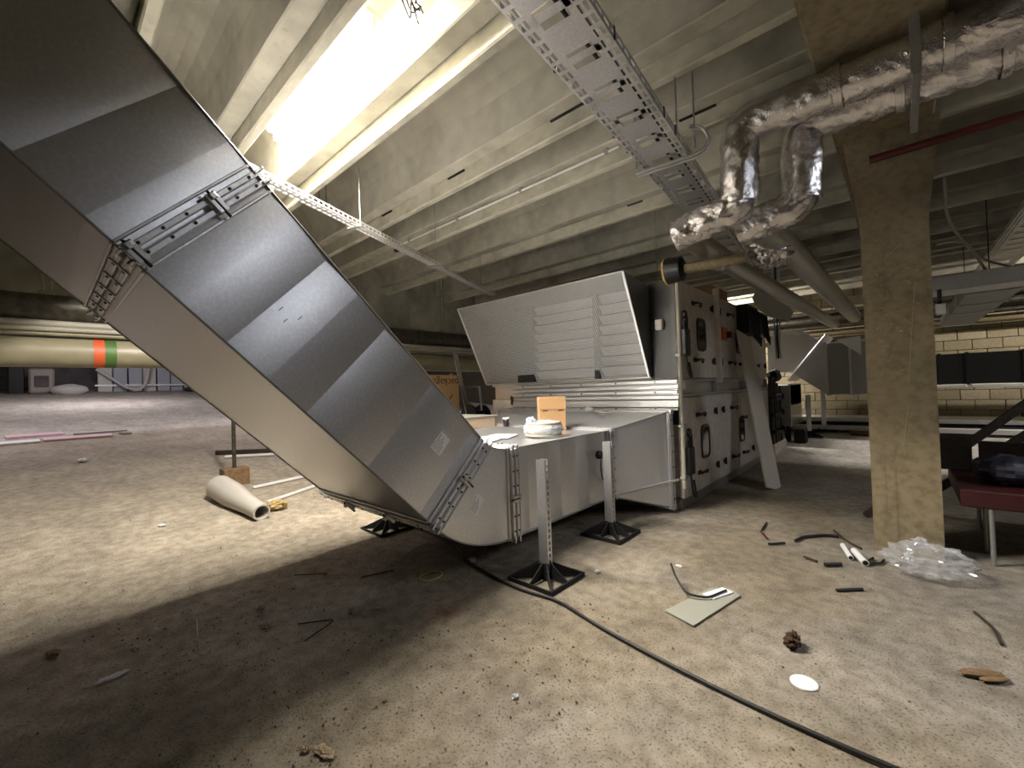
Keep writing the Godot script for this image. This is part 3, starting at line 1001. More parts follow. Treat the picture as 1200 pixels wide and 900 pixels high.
	bx(st, Vector3(5.285, 1.66, zb), Vector3(5.305, 2.84, za))
	obj("back_board", st, M.inside, hood)
	for j in 8:
		st = mb()
		var y := 1.70 + 0.142 * j
		face(st, Vector3(5.28, y, -2.4), Vector3(5.17, y + 0.108, -2.4), Vector3(5.17, y + 0.108, -4.2), Vector3(5.28, y, -4.2), Vector3.LEFT)
		face(st, Vector3(5.17, y + 0.108, -2.4), Vector3(5.28, y + 0.118, -2.4), Vector3(5.28, y + 0.118, -4.2), Vector3(5.17, y + 0.108, -4.2), Vector3.UP)
		obj("louvre_slat", st, M.galvanised, hood)
	for s in [[-3.13, -3.05, M.dark_metal], [-4.55, -4.2, M.inside]]:
		st = mb()
		bx(st, Vector3(5.14, 1.66, s[0]), Vector3(5.28, 2.83, s[1]), 0.004)
		obj("divider", st, s[2], hood)
	st = mb()
	bx(st, Vector3(5.20, 2.24, za + 0.10), Vector3(5.27, 2.37, za + 0.19), 0.008)
	obj("isolator_box", st, M.white_plastic, hood)
	st = mb()
	bx(st, Vector3(5.23, 2.27, za + 0.03), Vector3(5.27, 2.33, za + 0.08), 0.008)
	obj("cable_gland", st, M.black, hood)
	# post standing at the near corner
	var pole := thing("corner_pole", "pale vertical conduit pole at the near corner of the ventilation unit", "pole", Vector3(5.16, 0, -1.96))
	st = mb()
	cyl(st, Vector3(0, 0.3, 0), Vector3(0, 2.9, 0), 0.024, 12)
	obj("tube", st, M.grey_pipe, pole)
	for y in [0.42, 1.05, 1.9, 2.82]:
		st = mb()
		obox(st, Vector3(0.03, y, -0.01), Vector3(0.12, 0.035, 0.065), Basis.IDENTITY, 0.006)
		obj("bracket", st, M.galvanised_dull, pole)
	# loose board leaning on the doors
	var bd := thing("loose_board", "long grey-white panel offcut leaning against the unit doors", "board", Vector3(7.0, 0, -1.40))
	var a := Vector3(0.02, 0.0, 0.0)
	var b := Vector3(0.80, 2.34, -0.50)
	st = mb()
	var dir := (b - a).normalized()
	var wd := Vector3(1, -0.30, 0.22)
	wd = (wd - dir * wd.dot(dir)).normalized()
	obox(st, (a + b) * 0.5, Vector3(0.46, 0.03, a.distance_to(b)), Basis(wd, dir.cross(wd), dir), 0.004)
	obj("panel", st, M.pale_board, bd)
	# open carton on the roof of the unit
	var ct := thing("open_carton", "shallow open carton lying on the roof of the ventilation unit", "carton", Vector3(7.15, 2.862, -2.2))
	st = mb()
	for s in [[-0.4, -0.15, 0.4, -0.14], [-0.4, 0.14, 0.4, 0.15], [-0.4, -0.14, -0.39, 0.14], [0.39, -0.14, 0.4, 0.14]]: bx(st, Vector3(s[0], 0, s[1]), Vector3(s[2], 0.16, s[3]))
	bx(st, Vector3(-0.4, 0, -0.15), Vector3(0.4, 0.008, 0.15))
	obj("box", st, M.carton, ct)
	st = mb()
	obox(st, Vector3(0, 0.15, 0.2), Vector3(0.78, 0.006, 0.12), Basis(Vector3.RIGHT, 0.5))
	obj("flap", st, M.pale_carton, ct)

# ---------------------------------------------------------------- pipes overhead
func build_pipes() -> void:
	# two risers in foil
	for k in [["foil-wrapped pipe dropping from the ceiling, the one nearer the cable tray", [Vector3(3.66, 3.53, 3.5), Vector3(3.66, 3.53, -0.86), Vector3(3.66, 2.91, -0.88), Vector3(3.65, 2.81, -1.38)], 0.148, "a"], ["foil-wrapped pipe dropping from the ceiling, the one nearer the column", [Vector3(3.99, 3.52, 3.5), Vector3(3.99, 3.52, -0.50), Vector3(3.99, 2.92, -0.53), Vector3(3.99, 2.83, -0.98)], 0.152, "b"]]:
		var t := thing("foil_pipe", k[0], "pipe")
		var st := mb()
		tube(st, rounded(k[1].slice(0, 3), 0.13, 0.016).slice(0, -1), k[2], 52, 0.017)
		obj("upper_wrap", st, M.foil, t)
		st = mb()
		var last: Array = rounded([k[1][1].lerp(k[1][2], 0.78)] + k[1].slice(2, 4), 0.13, 0.014)
		tube(st, last, k[2] * 1.02, 52, 0.026)
		obj("elbow_wrap", st, M.foil, t)
		for j in 3:
			st = mb()
			var p: Vector3 = k[1][0].lerp(k[1][1], 0.62 + 0.12 * j)
			lathe(st, [Vector2(k[2] - 0.004, -0.025), Vector2(k[2] + 0.004, -0.022), Vector2(k[2] + 0.004, 0.022), Vector2(k[2] - 0.004, 0.025)], Transform3D(Basis(Vector3.RIGHT, PI / 2), p), 30)
			obj("tape_band", st, M.foil, t)
		st = mb()
		if k[3] == "a": tube(st, rounded([Vector3(3.75, 2.87, -1.36), Vector3(5.2, 2.86, -1.36), Vector3(12.5, 2.84, -1.12)], 0.2, 0.05), 0.112, 22, 0.006)
		else: tube(st, rounded([Vector3(4.12, 2.90, -0.86), Vector3(5.2, 2.95, -0.84), Vector3(12.5, 2.95, -0.74)], 0.2, 0.05), 0.135, 22, 0.006)
		obj("long_run", st, M.foil_dull, t)
		st = mb()
		var c := Vector3(4.95, 2.84, -0.92) if k[3] == "b" else Vector3(4.65, 2.78, -1.34)
		lump(st, c, Vector3(0.7, 0.34, 0.42) if k[3] == "b" else Vector3(0.5, 0.16, 0.3), 0.35, 2.5, 16)
		obj("loose_foil", st, M.foil, t)
	var hg := thing("pipe_hanger", "steel strap hanger holding the foil pipes up to the ceiling beam", "hanger", Vector3(3.68, 3.695, 0.13))
	var st := mb()
	bar(st, Vector3(-0.165, 0.02, 0), Vector3(-0.165, -0.35, 0), 0.05, 0.012, Vector3.UP, 0.003)
	bar(st, Vector3(-0.19, -0.352, 0), Vector3(0.62, -0.36, 0), 0.04, 0.03, Vector3.UP, 0.003)
	bar(st, Vector3(0.60, 0.02, 0), Vector3(0.60, -0.36, 0), 0.04, 0.012, Vector3.UP, 0.003)
	obj("strap", st, M.galvanised_dull, hg)
	# stub of lagged pipe with a dark open end
	var t := thing("lagged_stub", "short brown lagged pipe with a wide black open end below the foil bends", "pipe")
	st = mb()
	tube(st, [Vector3(4.3, 2.69, -1.58), Vector3(4.3, 2.68, -1.0)], 0.05, 16)
	obj("pipe", st, M.old_lagging, t)
	st = mb()
	lathe(st, [Vector2(0.0, 0.10), Vector2(0.062, 0.10), Vector2(0.12, 0.07), Vector2(0.135, -0.08), Vector2(0.122, -0.09), Vector2(0.0, -0.02)], Transform3D(Basis(Vector3.RIGHT, PI / 2), Vector3(4.3, 2.70, -1.64)), 22)
	obj("collar", st, M.black, t)
	st = mb()
	lathe(st, [Vector2(0.137, -0.075), Vector2(0.140, -0.088), Vector2(0.122, -0.096)], Transform3D(Basis(Vector3.RIGHT, PI / 2), Vector3(4.3, 2.70, -1.64)), 22)
	obj("rim", st, M.yellow_trim, t)
	# red pipe on the column
	st = mb()
	cyl(st, Vector3(4.92, 3.46, -0.14), Vector3(4.94, 3.48, 6.0), 0.032, 12)
	tag(obj("red_pipe", st, M.maroon), "thin dark red pipe running off from the column head", "pipe")
	# conduit under the rib
	var cd := thing("conduit", "thin white conduit running along the underside of a ceiling rib", "conduit", Vector3(3.70, 3.815, -5.65))
	st = mb()
	cyl(st, Vector3.ZERO, Vector3(0, 0, 3.75), 0.013, 10)
	obj("tube", st, M.white, cd)
	for k in 4:
		st = mb()
		bx(st, Vector3(-0.02, -0.014, 0.3 + 1.1 * k), Vector3(0.02, 0.036, 0.34 + 1.1 * k), 0.004)
		obj("clip", st, M.galvanised_dull, cd)
	st = mb()
	bx(st, Vector3(-0.03, -0.08, -0.06), Vector3(0.03, 0.03, 0.03), 0.01)
	obj("end_box", st, M.dark_metal, cd)
	var em := thing("emergency_light", "small dark emergency light with a green spot under the ceiling ribs", "emergency light", Vector3(2.2, 3.82, -4.85))
	st = mb()
	bx(st, Vector3(-0.10, -0.11, -0.04), Vector3(0.10, -0.05, 0.04), 0.01)
	for x in [-0.04, 0.04]: cyl(st, Vector3(x, -0.06, 0), Vector3(x, 0.42, 0), 0.004, 6)
	obj("housing", st, M.dark_metal, em)
	st = mb()
	lathe(st, [Vector2(0.018, 0.0), Vector2(0.014, 0.012), Vector2(0.0, 0.016)], Transform3D(Basis(Vector3.RIGHT, PI / 2), Vector3(0.05, -0.07, 0.04)), 12)
	obj("green_spot", st, M.green_glow, em)
	var wt := thing("wire_tangle", "tangle of dark loose wires hanging by the near end of the glowing tube", "wire", Vector3(1.62, 4.05, -2.36))
	for k in 4:
		st = mb()
		tube(st, rounded([Vector3(0.0, 0.40, 0.02 * k), Vector3(0.05 * k - 0.05, 0.12, 0.05), Vector3(0.08, 0.0 + 0.03 * k, 0.02 * k), Vector3(0.02 + 0.07 * k, 0.06, 0.10), Vector3(0.16 + 0.03 * k, -0.02, 0.05 * k)], 0.04, 0.02), 0.006, 6)
		obj("strand", st, M.black, wt)
	# hanger rods from the ribs
	for k in [[Vector3(6.0, 4.15, -2.55), 3.0, "long thin threaded rod hanging above the near top corner of the hood"], [Vector3(4.98, 4.2, -5.16), 3.2, "thin rod holding the far end of the perforated channel"], [Vector3(3.01, 3.705, -1.10), 3.31, "thin rod holding the cable tray just before its bracket"]]:
		st = mb()
		cyl(st, Vector3(k[0].x, k[1], k[0].z), k[0], 0.006, 8)
		tag(obj("hanger_rod", st, M.galvanised_dull), k[2], "rod")

# slotted sheet: solid strips with rows of real slots between them, running along local +x from 0 to len
func slotted(st: SurfaceTool, T: Transform3D, len: float, strips: Array, rows: Array, pitch: float, slot: float) -> void:
	for s in strips: obox(st, T * Vector3(len * 0.5, 0, (s[0] + s[1]) * 0.5), Vector3(len, 0.0016, s[1] - s[0]), T.basis)
	for r in rows:
		var x := 0.0
		while x < len:
			obox(st, T * Vector3(x + (pitch - slot) * 0.5, 0, (r[0] + r[1]) * 0.5), Vector3(pitch - slot, 0.0016, r[1] - r[0]), T.basis)
			x += pitch

func cable_tray(label: String, T: Transform3D, len: float, w: float) -> Node3D:
	var t := thing("cable_tray", label, "cable tray", T.origin)
	var L := Transform3D(T.basis, Vector3.ZERO)
	var h := w * 0.5
	var st := mb()
	slotted(st, L, len, [[-h, -h + 0.012], [-h + 0.030, -h + 0.042], [-h + 0.060, -h + 0.072], [h - 0.072, h - 0.060], [h - 0.042, h - 0.030], [h - 0.012, h]], [[-h + 0.012, -h + 0.030], [-h + 0.042, -h + 0.060], [h - 0.060, h - 0.042], [h - 0.030, h - 0.012]], 0.085, 0.058)
	# the middle: plates parted by pairs of cross slots
	var x := 0.0
	while x < len:
		obox(st, L * Vector3(x + 0.10, 0, 0), Vector3(0.20, 0.0016, w - 0.144), L.basis)
		obox(st, L * Vector3(x + 0.255, 0, 0), Vector3(0.05, 0.0016, w - 0.144), L.basis)
		for z in [-h + 0.085, h - 0.085]: obox(st, L * Vector3(x + 0.20 + 0.065, 0, z), Vector3(0.13, 0.0016, 0.03), L.basis)
		x += 0.33
	var bottom := obj("tray_bottom", st, M.galvanised, t)
	tag(bottom, "", "", "", "stuff")
	st = mb()
	for s in [-1.0, 1.0]:
		slotted(st, L * Transform3D(Basis(Vector3.RIGHT, PI / 2 * s), Vector3(0, 0.03, s * h)), len, [[-0.03, -0.012], [0.010, 0.03]], [[-0.012, 0.010]], 0.085, 0.055)
		obox(st, L * Vector3(len * 0.5, 0.06, s * (h - 0.006)), Vector3(len, 0.004, 0.014), L.basis, 0.001)
	tag(obj("tray_side", st, M.galvanised, t), "", "", "", "stuff")
	return t

func build_trays() -> void:
	var d := Vector3(1, 0, -0.097).normalized()
	var B := Basis(d, Vector3.UP, d.cross(Vector3.UP))
	var t := cable_tray("perforated steel cable tray running overhead from the near ceiling towards the unit", Transform3D(B, Vector3(0.7, 3.3, -1.062)), 6.6, 0.345)
	# cables lying in it
	for k in 3:
		var st := mb()
		cyl(st, B * Vector3(0.0, 0.02, 0.04 + 0.03 * k), B * Vector3(6.6, 0.02, 0.05 + 0.03 * k), 0.011, 8)
		obj("laid_cable", st, M.cable, t)
	for x in [1.25, 2.05, 2.3]:
		for s in [-1.0, 1.0]:
			var st := mb()
			obox(st, B * Vector3(x, 0.03, s * 0.176), Vector3(0.02, 0.07, 0.008), B, 0.002)
			obj("joint_strap", st, M.black, t)
	# bent conduit cradle below it
	var br := thing("tray_bracket", "bent bright tube bracket looped under the cable tray", "bracket", Vector3(3.28, 3.27, -1.27))
	for s in [0.0, 0.05]:
		var st := mb()
		tube(st, rounded([B * Vector3(s, -0.01, -0.26), B * Vector3(s, -0.01, 0.22), B * Vector3(s + 0.02, 0.06, 0.30), B * Vector3(s + 0.02, 0.20, 0.24), B * Vector3(s + 0.02, 0.22, 0.16)], 0.06, 0.015), 0.012, 10)
		obj("bent_tube", st, M.zinc, br)
	for z in [-0.23, 0.21]:
		var st := mb()
		cyl(st, B * Vector3(-0.07, 0.0, z), B * Vector3(-0.07, 0.59, z), 0.006, 8)
		obj("rod", st, M.galvanised_dull, br)
	var t2 := cable_tray("dark cable tray in the bay beyond the beam, at the right", Transform3D(Basis.IDENTITY, Vector3(5.0, 3.3, 1.22)), 7.0, 0.40)
	# light perforated channel on the slant
	var a := Vector3(0.92, 3.2, -3.42)
	var b := Vector3(5.3, 3.2, -5.2)
	d = (b - a).normalized()
	B = Basis(d, Vector3.UP, d.cross(Vector3.UP))
	var ch := thing("perforated_channel", "narrow perforated steel channel slung from rods, from the duct joint to the hood", "channel", a)
	var L := Transform3D(B, Vector3.ZERO)
	var len := a.distance_to(b)
	var st := mb()
	slotted(st, L, len, [[-0.05, -0.036], [-0.016, 0.016], [0.036, 0.05]], [[-0.036, -0.016], [0.016, 0.036]], 0.06, 0.036)
	for s in [-1.0, 1.0]: slotted(st, L * Transform3D(Basis(Vector3.RIGHT, PI / 2 * s), Vector3(0, 0.025, s * 0.05)), len, [[-0.025, -0.01], [0.01, 0.025]], [[-0.01, 0.01]], 0.06, 0.036)
	tag(obj("channel", st, M.galvanised, ch), "", "", "", "stuff")
	st = mb()
	cyl(st, B * Vector3(0.05, 0.03, 0.0), B * Vector3(len, 0.03, 0.0), 0.012, 8)
	obj("laid_cable", st, M.grey_pipe, ch)
	for x in [1.25, 2.7]:
		st = mb()
		cyl(st, B * Vector3(x, -0.01, 0.06), B * Vector3(x, 0.85, 0.06), 0.004, 6)
		obox(st, B * Vector3(x, -0.012, 0), Vector3(0.04, 0.012, 0.16), B, 0.003)
		obj("hanger", st, M.galvanised_dull, ch)
	st = mb()
	obox(st, B * Vector3(0.10, 0.0, 0.0), Vector3(0.12, 0.09, 0.13), B, 0.02)
	obj("end_clip", st, M.white, ch)

# ---------------------------------------------------------------- along the far beam and up the ramp
func build_left() -> void:
	var z := -7.55
	var t := thing("cream_pipe", "fat cream-painted pipe with an orange and green band", "pipe", Vector3(0, 2.19, z))
	var st := mb()
	cyl(st, Vector3(-6, 0, 0), Vector3(12, 0, 0), 0.178, 28)
	obj("pipe", st, M.cream_pipe, t)
	for k in [[0.435, 0.535, "orange"], [0.535, 0.645, "green"]]:
		st = mb()
		cyl(st, Vector3(k[0], 0, 0), Vector3(k[1], 0, 0), 0.1805, 28)
		obj("band", st, M[k[2]], t)
	t = thing("old_pipe", "dark tarnished pipe above the cream pipe, held by twin rods", "pipe", Vector3(0, 2.72, z + 0.06))
	st = mb()
	cyl(st, Vector3(-6, 0, 0), Vector3(12, 0, 0), 0.158, 24)
	obj("pipe", st, M.old_pipe, t)
	for x in [-1.9, 0.05, 2.0, 4.05, 6.0]:
		st = mb()
		for s in [-0.035, 0.035]: cyl(st, Vector3(x + s, 0.15, 0), Vector3(x + s, 1.45, 0), 0.014, 8)
		obox(st, Vector3(x, 0.17, 0), Vector3(0.15, 0.05, 0.09), Basis.IDENTITY, 0.01)
		obj("clamp", st, M.cream_pipe, t)
	for k in [[2.52, 0.045, 0.10, "uppermost of the three thin pipes between the dark and the cream pipe"], [2.455, 0.03, 0.14, "middle one of the three thin pipes between the dark and the cream pipe"], [2.405, 0.028, 0.10, "lowest of the three thin pipes between the dark and the cream pipe"]]:
		st = mb()
		cyl(st, Vector3(-6, k[0], z + k[2]), Vector3(12, k[0], z + k[2]), k[1], 12)
		tag(obj("thin_pipe", st, M.grey_pipe if k[1] > 0.029 else M.cream_pipe), k[3], "pipe", "thin pipes under the dark pipe")
	# prop on a timber block
	t = thing("prop", "thin steel prop standing on a timber block under the pipes", "prop", on(1.97, -7.62))
	st = mb()
	bx(st, Vector3(-0.17, -0.02, -0.13), Vector3(0.17, 0.24, 0.13), 0.01)
	obj("timber_block", st, M.wood, t)
	st = mb()
	cyl(st, Vector3(0, 0.24, 0), Vector3(0, 1.70, 0), 0.028, 12)
	obj("pole", st, M.old_pipe, t)
	# boards lying across the ramp
	for k in [[Vector3(-0.12, 0, -13.95), 0.85, 0.35, 0.10, "pink", "pink board lying on the ramp, the one farther left"], [Vector3(0.52, 0, -13.2), 1.05, 0.32, -0.02, "pink", "pink board lying on the ramp next to the first"], [Vector3(0.9, 0, -13.75), 0.9, 0.1, 0.02, "grey_pipe", "thin grey strip lying behind the pink boards"], [Vector3(-0.5, 0, -13.1), 0.9, 0.3, 0.06, "white", "whitish board at the near edge of the pink boards"], [Vector3(1.28, 0, -13.35), 0.16, 0.22, 0.3, "grey_board", "small grey block at the end of the pink boards"]]:
		var o := thing("loose_board", k[5], "board", on(k[0].x, k[0].z, 0.02), k[3])
		st = mb()
		obox(st, Vector3.ZERO, Vector3(k[1], 0.05, k[2]), Basis(Vector3.RIGHT, 0.0997), 0.005)
		obj("panel", st, M[k[4]], o)
	# timbers by the prop and under the duct
	for k in [[on(2.25, -9.9), on(3.75, -9.2), 0.10, 0.07, "dark_wood", "long dark timber lying behind the prop"], [on(2.3, -9.50), on(3.3, -9.10), 0.05, 0.04, "paper", "pale strip lying beside the dark timber"], [on(2.08, -7.15), on(3.3, -7.35), 0.045, 0.035, "white", "white batten lying under the sloping duct, the farther one"], [on(2.02, -6.35), on(3.2, -6.85), 0.045, 0.03, "white", "white batten lying under the sloping duct, the nearer one"]]:
		st = mb()
		var up := Vector3(0, k[3] * 0.5 + 0.006, 0)
		bar(st, k[0] + up, k[1] + up, k[2], k[3], Vector3.UP, 0.003)
		tag(obj("timber", st, M[k[4]]), k[5], "timber")
	# reducer pipe
	t = thing("plastic_reducer", "pale grey plastic pipe piece, wide at the back and narrow at its open end", "pipe", Vector3.ZERO)
	st = mb()
	var a := on(1.62, -7.0, 0.15)
	var b := on(1.76, -5.75, 0.09)
	var d := (b - a).normalized()
	var T := Transform3D(Basis(d.cross(Vector3.RIGHT).cross(d).normalized(), d, d.cross(Vector3.RIGHT).normalized() * -1.0), a)
	var l := a.distance_to(b)
	lathe(st, [Vector2(0.0, -0.06), Vector2(0.12, -0.05), Vector2(0.165, 0.02), Vector2(0.16, l * 0.35), Vector2(0.11, l * 0.75), Vector2(0.098, l), Vector2(0.08, l), Vector2(0.085, l * 0.7)], T, 24)
	obj("shell", st, M.grey_plastic, t)
	st = mb()
	lathe(st, [Vector2(0.084, l * 0.72), Vector2(0.0, l * 0.72)], T, 24)
	obj("dark_bore", st, M.black, t)
	st = mb()
	lump(st, on(2.02, -6.02, 0.06), Vector3(0.30, 0.16, 0.22), 0.5, 2.0)
	tag(obj("sponge_lump", st, M.sponge), "crumbly yellow lump of foam beside the grey plastic pipe", "debris")
	# far end of the ramp
	t = thing("corrugated_screen", "pale corrugated metal sheet standing at the top of the ramp", "screen", on(4.2, -25.6))
	for k in 11:
		st = mb()
		bx(st, Vector3(-2.6 + 0.5 * k, 0, -0.05 if k % 2 else 0.04), Vector3(-2.6 + 0.5 * k + 0.46, 1.15, 0.0 if k % 2 else 0.09), 0.02)
		obj("rib_panel", st, M.pale_blue if k % 3 else M.white, t)
	st = mb()
	bar(st, Vector3(-2.7, 0.28, 0.12), Vector3(3.0, 0.28, 0.12), 0.07, 0.07)
	obj("rail", st, M.galvanised, t)
	for k in [[-0.9, 0.05, "narrow dark post at the top of the ramp"]]:
		st = mb()
		bx(st, on(k[0], -25.8) + Vector3(0, -0.1, 0), on(k[0] + 0.42, -25.5) + Vector3(0, 2.2, 0), 0.02)
		tag(obj("dark_post", st, M.black), k[2], "post")
	st = mb()
	lump(st, on(0.75, -25.0, 0.16), Vector3(1.15, 0.5, 0.6), 0.1, 1.0)
	tag(obj("white_mound", st, M.white), "low white mound on the crest of the ramp", "mound")
	t = thing("grey_tank", "small pale box-shaped tank beside the dark post", "tank", on(-0.02, -25.5))
	st = mb()
	bx(st, Vector3(-0.35, 0, -0.2), Vector3(0.35, 1.0, 0.2), 0.06)
	obj("body", st, M.grey_plastic, t)
	st = mb()
	bx(st, Vector3(-0.2, 0.25, 0.18), Vector3(0.2, 0.7, 0.24), 0.08)
	obj("hatch", st, M.far_grey, t)
	st = mb()
	tube(st, rounded([on(1.55, -25.3, 1.0), on(2.1, -25.2, 0.55), on(2.6, -25.2, 0.08), on(3.1, -25.3, 0.10), on(3.3, -25.3, 1.2)], 0.4, 0.1), 0.06, 8)
	tag(obj("hose", st, M.white), "white hose sagging in front of the corrugated sheet", "hose")
	st = mb()
	lump(st, on(5.0, -24.9, 0.12), Vector3(1.3, 0.3, 0.5), 0.2, 1.0)
	tag(obj("dark_bundle", st, M.blue_bag), "flat dark bundle lying at the foot of the corrugated sheet", "bundle")

# ---------------------------------------------------------------- things on and behind the level duct
func build_on_duct() -> void:
	var y := 1.052
	var t := thing("brown_carton", "upright brown cardboard box standing on the level duct behind the coil", "box", Vector3(4.14, y, -3.14), -0.72)
	var st := mb()
	bx(st, Vector3(-0.16, 0, -0.07), Vector3(0.16, 0.40, 0.07), 0.004)
	obj("box", st, M.carton, t)
	st = mb()
	obox(st, Vector3(0, 0.325, 0.073), Vector3(0.32, 0.15, 0.005))
	obj("flap", st, M.carton, t)
	st = mb()
	for x in [-0.09, 0.10]: obox(st, Vector3(x, 0.235, 0.0715), Vector3(0.06, 0.012, 0.002))
	obj("hand_slot", st, M.print, t)
	t = thing("wrapped_coil", "coil of grey hose in crumpled clear wrap on the level duct", "coil", Vector3(3.58, y, -2.83))
	for k in 6:
		st = mb()
		var pts := []
		var r := 0.185 - 0.008 * (k % 2)
		for j in 33: pts.append(Vector3(r * cos(TAU * j / 32.0), 0.016 + 0.024 * k, r * sin(TAU * j / 32.0)))
		tube(st, pts, 0.0135, 8)
		obj("hose_turn", st, M.grey_pipe, t)
	st = mb()
	lump(st, Vector3(0, 0.075, 0), Vector3(0.46, 0.19, 0.46), 0.14, 4.0, 18)
	lump(st, Vector3(-0.13, 0.16, -0.06), Vector3(0.16, 0.12, 0.12), 0.6, 3.0, 10)
	obj("plastic_wrap", st, M.wrap, t)
	t = thing("paper_sheet", "white paper sheets lying on the level duct near the slope", "paper", Vector3(3.16, y, -3.2), 0.35)
	for k in 2:
		st = mb()
		obox(st, Vector3(0.24 * k - 0.12, 0.003 + 0.003 * k, 0.05 * k), Vector3(0.40, 0.002, 0.29), Basis(Vector3.UP, 0.1 * k))
		obj("sheet", st, M.paper, t)
	t = thing("paper_cup", "small dark coffee cup with a white rim by the pale box", "cup", Vector3(4.27, y, -4.02))
	st = mb()
	lathe(st, [Vector2(0, 0), Vector2(0.036, 0), Vector2(0.044, 0.105)], Transform3D.IDENTITY, 16)
	obj("body", st, M.cup, t)
	st = mb()
	lathe(st, [Vector2(0.044, 0.1), Vector2(0.047, 0.108), Vector2(0.044, 0.122), Vector2(0.0, 0.122)], Transform3D.IDENTITY, 16)
	obj("lid", st, M.white, t)
	st = mb()
	lump(st, Vector3(5.0, 1.258, -3.15), Vector3(0.16, 0.06, 0.1), 0.3, 2.0)
	tag(obj("white_rag", st, M.white), "scrap of white rag on the flared duct end", "rag")
	st = mb()
	tube(st, rounded([Vector3(4.75, 1.17, -2.75), Vector3(4.9, 1.21, -3.0), Vector3(4.95, 1.22, -2.8), Vector3(5.0, 1.23, -2.95)], 0.05, 0.02), 0.006, 6)
	tag(obj("wire_scrap", st, M.galvanised_dull), "loose curl of thin wire on the flared duct end", "wire")
	# behind the duct
	t = thing("pale_carton", "big pale cardboard carton standing behind the level duct", "carton", Vector3(3.72, 0, -5.0))
	st = mb()
	bx(st, Vector3(-0.75, 0, -0.6), Vector3(0.72, 1.17, 0.6), 0.006)
	obj("box", st, M.pale_carton, t)
	st = mb()
	obox(st, Vector3(-0.02, 1.185, 0), Vector3(1.5, 0.02, 1.24), Basis.IDENTITY, 0.004)
	obj("lid", st, M.grey_board, t)
	t = thing("printed_carton", "tall brown carton with dark print, behind the pale carton", "carton", on(4.55, -6.4))
	st = mb()
	bx(st, Vector3(-0.7, -0.02, -0.3), Vector3(0.68, 1.72, 0.3), 0.006)
	obj("box", st, M.carton, t)
	var tm := TextMesh.new()
	var fn := SystemFont.new()
	fn.font_names = PackedStringArray(["Droid Sans"])
	tm.font = fn
	tm.text = "packaging"
	tm.font_size = 32
	tm.pixel_size = 0.0052
	tm.depth = 0.004
	put("printed_word", tm, M.print, t, Transform3D(Basis(Vector3.BACK, PI), Vector3(0.30, 1.60, 0.302)))
	st = mb()
	bar(st, Vector3(0.35, 1.18, 0.301), Vector3(0.52, 1.36, 0.301), 0.02, 0.003, Vector3.BACK)
	obj("tape_mark", st, M.print, t)
	t = thing("trolley_frame", "grey steel trolley frame with uprights and a dark drum behind the hood", "trolley", on(6.0, -6.6))
	for k in [[Vector3(-0.62, 0, 0.1), Vector3(-0.62, 1.75, 0.1)], [Vector3(-0.1, 0, 0.2), Vector3(-0.28, 2.2, -0.2)], [Vector3(-0.04, 0, 0.2), Vector3(-0.22, 2.2, -0.2)], [Vector3(0.22, 0, 0.2), Vector3(0.12, 1.5, 0.1)]]:
		st = mb()
		bar(st, k[0], k[1], 0.05, 0.035, Vector3.BACK, 0.005)
		obj("upright", st, M.galvanised_dull, t)
	for k in [[Vector3(-0.62, 1.55, 0.1), Vector3(-0.25, 1.55, -0.05)], [Vector3(-0.25, 1.48, 0), Vector3(0.13, 1.48, 0.1)]]:
		st = mb()
		bar(st, k[0], k[1], 0.04, 0.04)
		obj("cross_bar", st, M.galvanised_dull, t)
	st = mb()
	bx(st, Vector3(-0.7, 0.12, -0.3), Vector3(0.3, 0.2, 0.35), 0.01)
	obj("deck", st, M.dark_wood, t)
	st = mb()
	lathe(st, [Vector2(0, -0.2), Vector2(0.26, -0.2), Vector2(0.26, -0.16), Vector2(0.14, -0.14), Vector2(0.14, 0.14), Vector2(0.26, 0.16), Vector2(0.26, 0.2), Vector2(0, 0.2)], Transform3D(Basis(Vector3.BACK, PI / 2), Vector3(0.0, 0.85, 0.1)), 18)
	bx(st, Vector3(-0.45, 0.2, -0.1), Vector3(0.25, 0.62, 0.3), 0.02)
	obj("drum", st, M.black, t)
	st = mb()
	bar(st, on(5.0, -7.0, 1.62), on(6.9, -6.9, 0.6), 0.2, 0.2, Vector3.UP, 0.02)
	tag(obj("grey_duct_offcut", st, M.galvanised_dull), "grey square tube lying aslant behind the trolley", "tube")

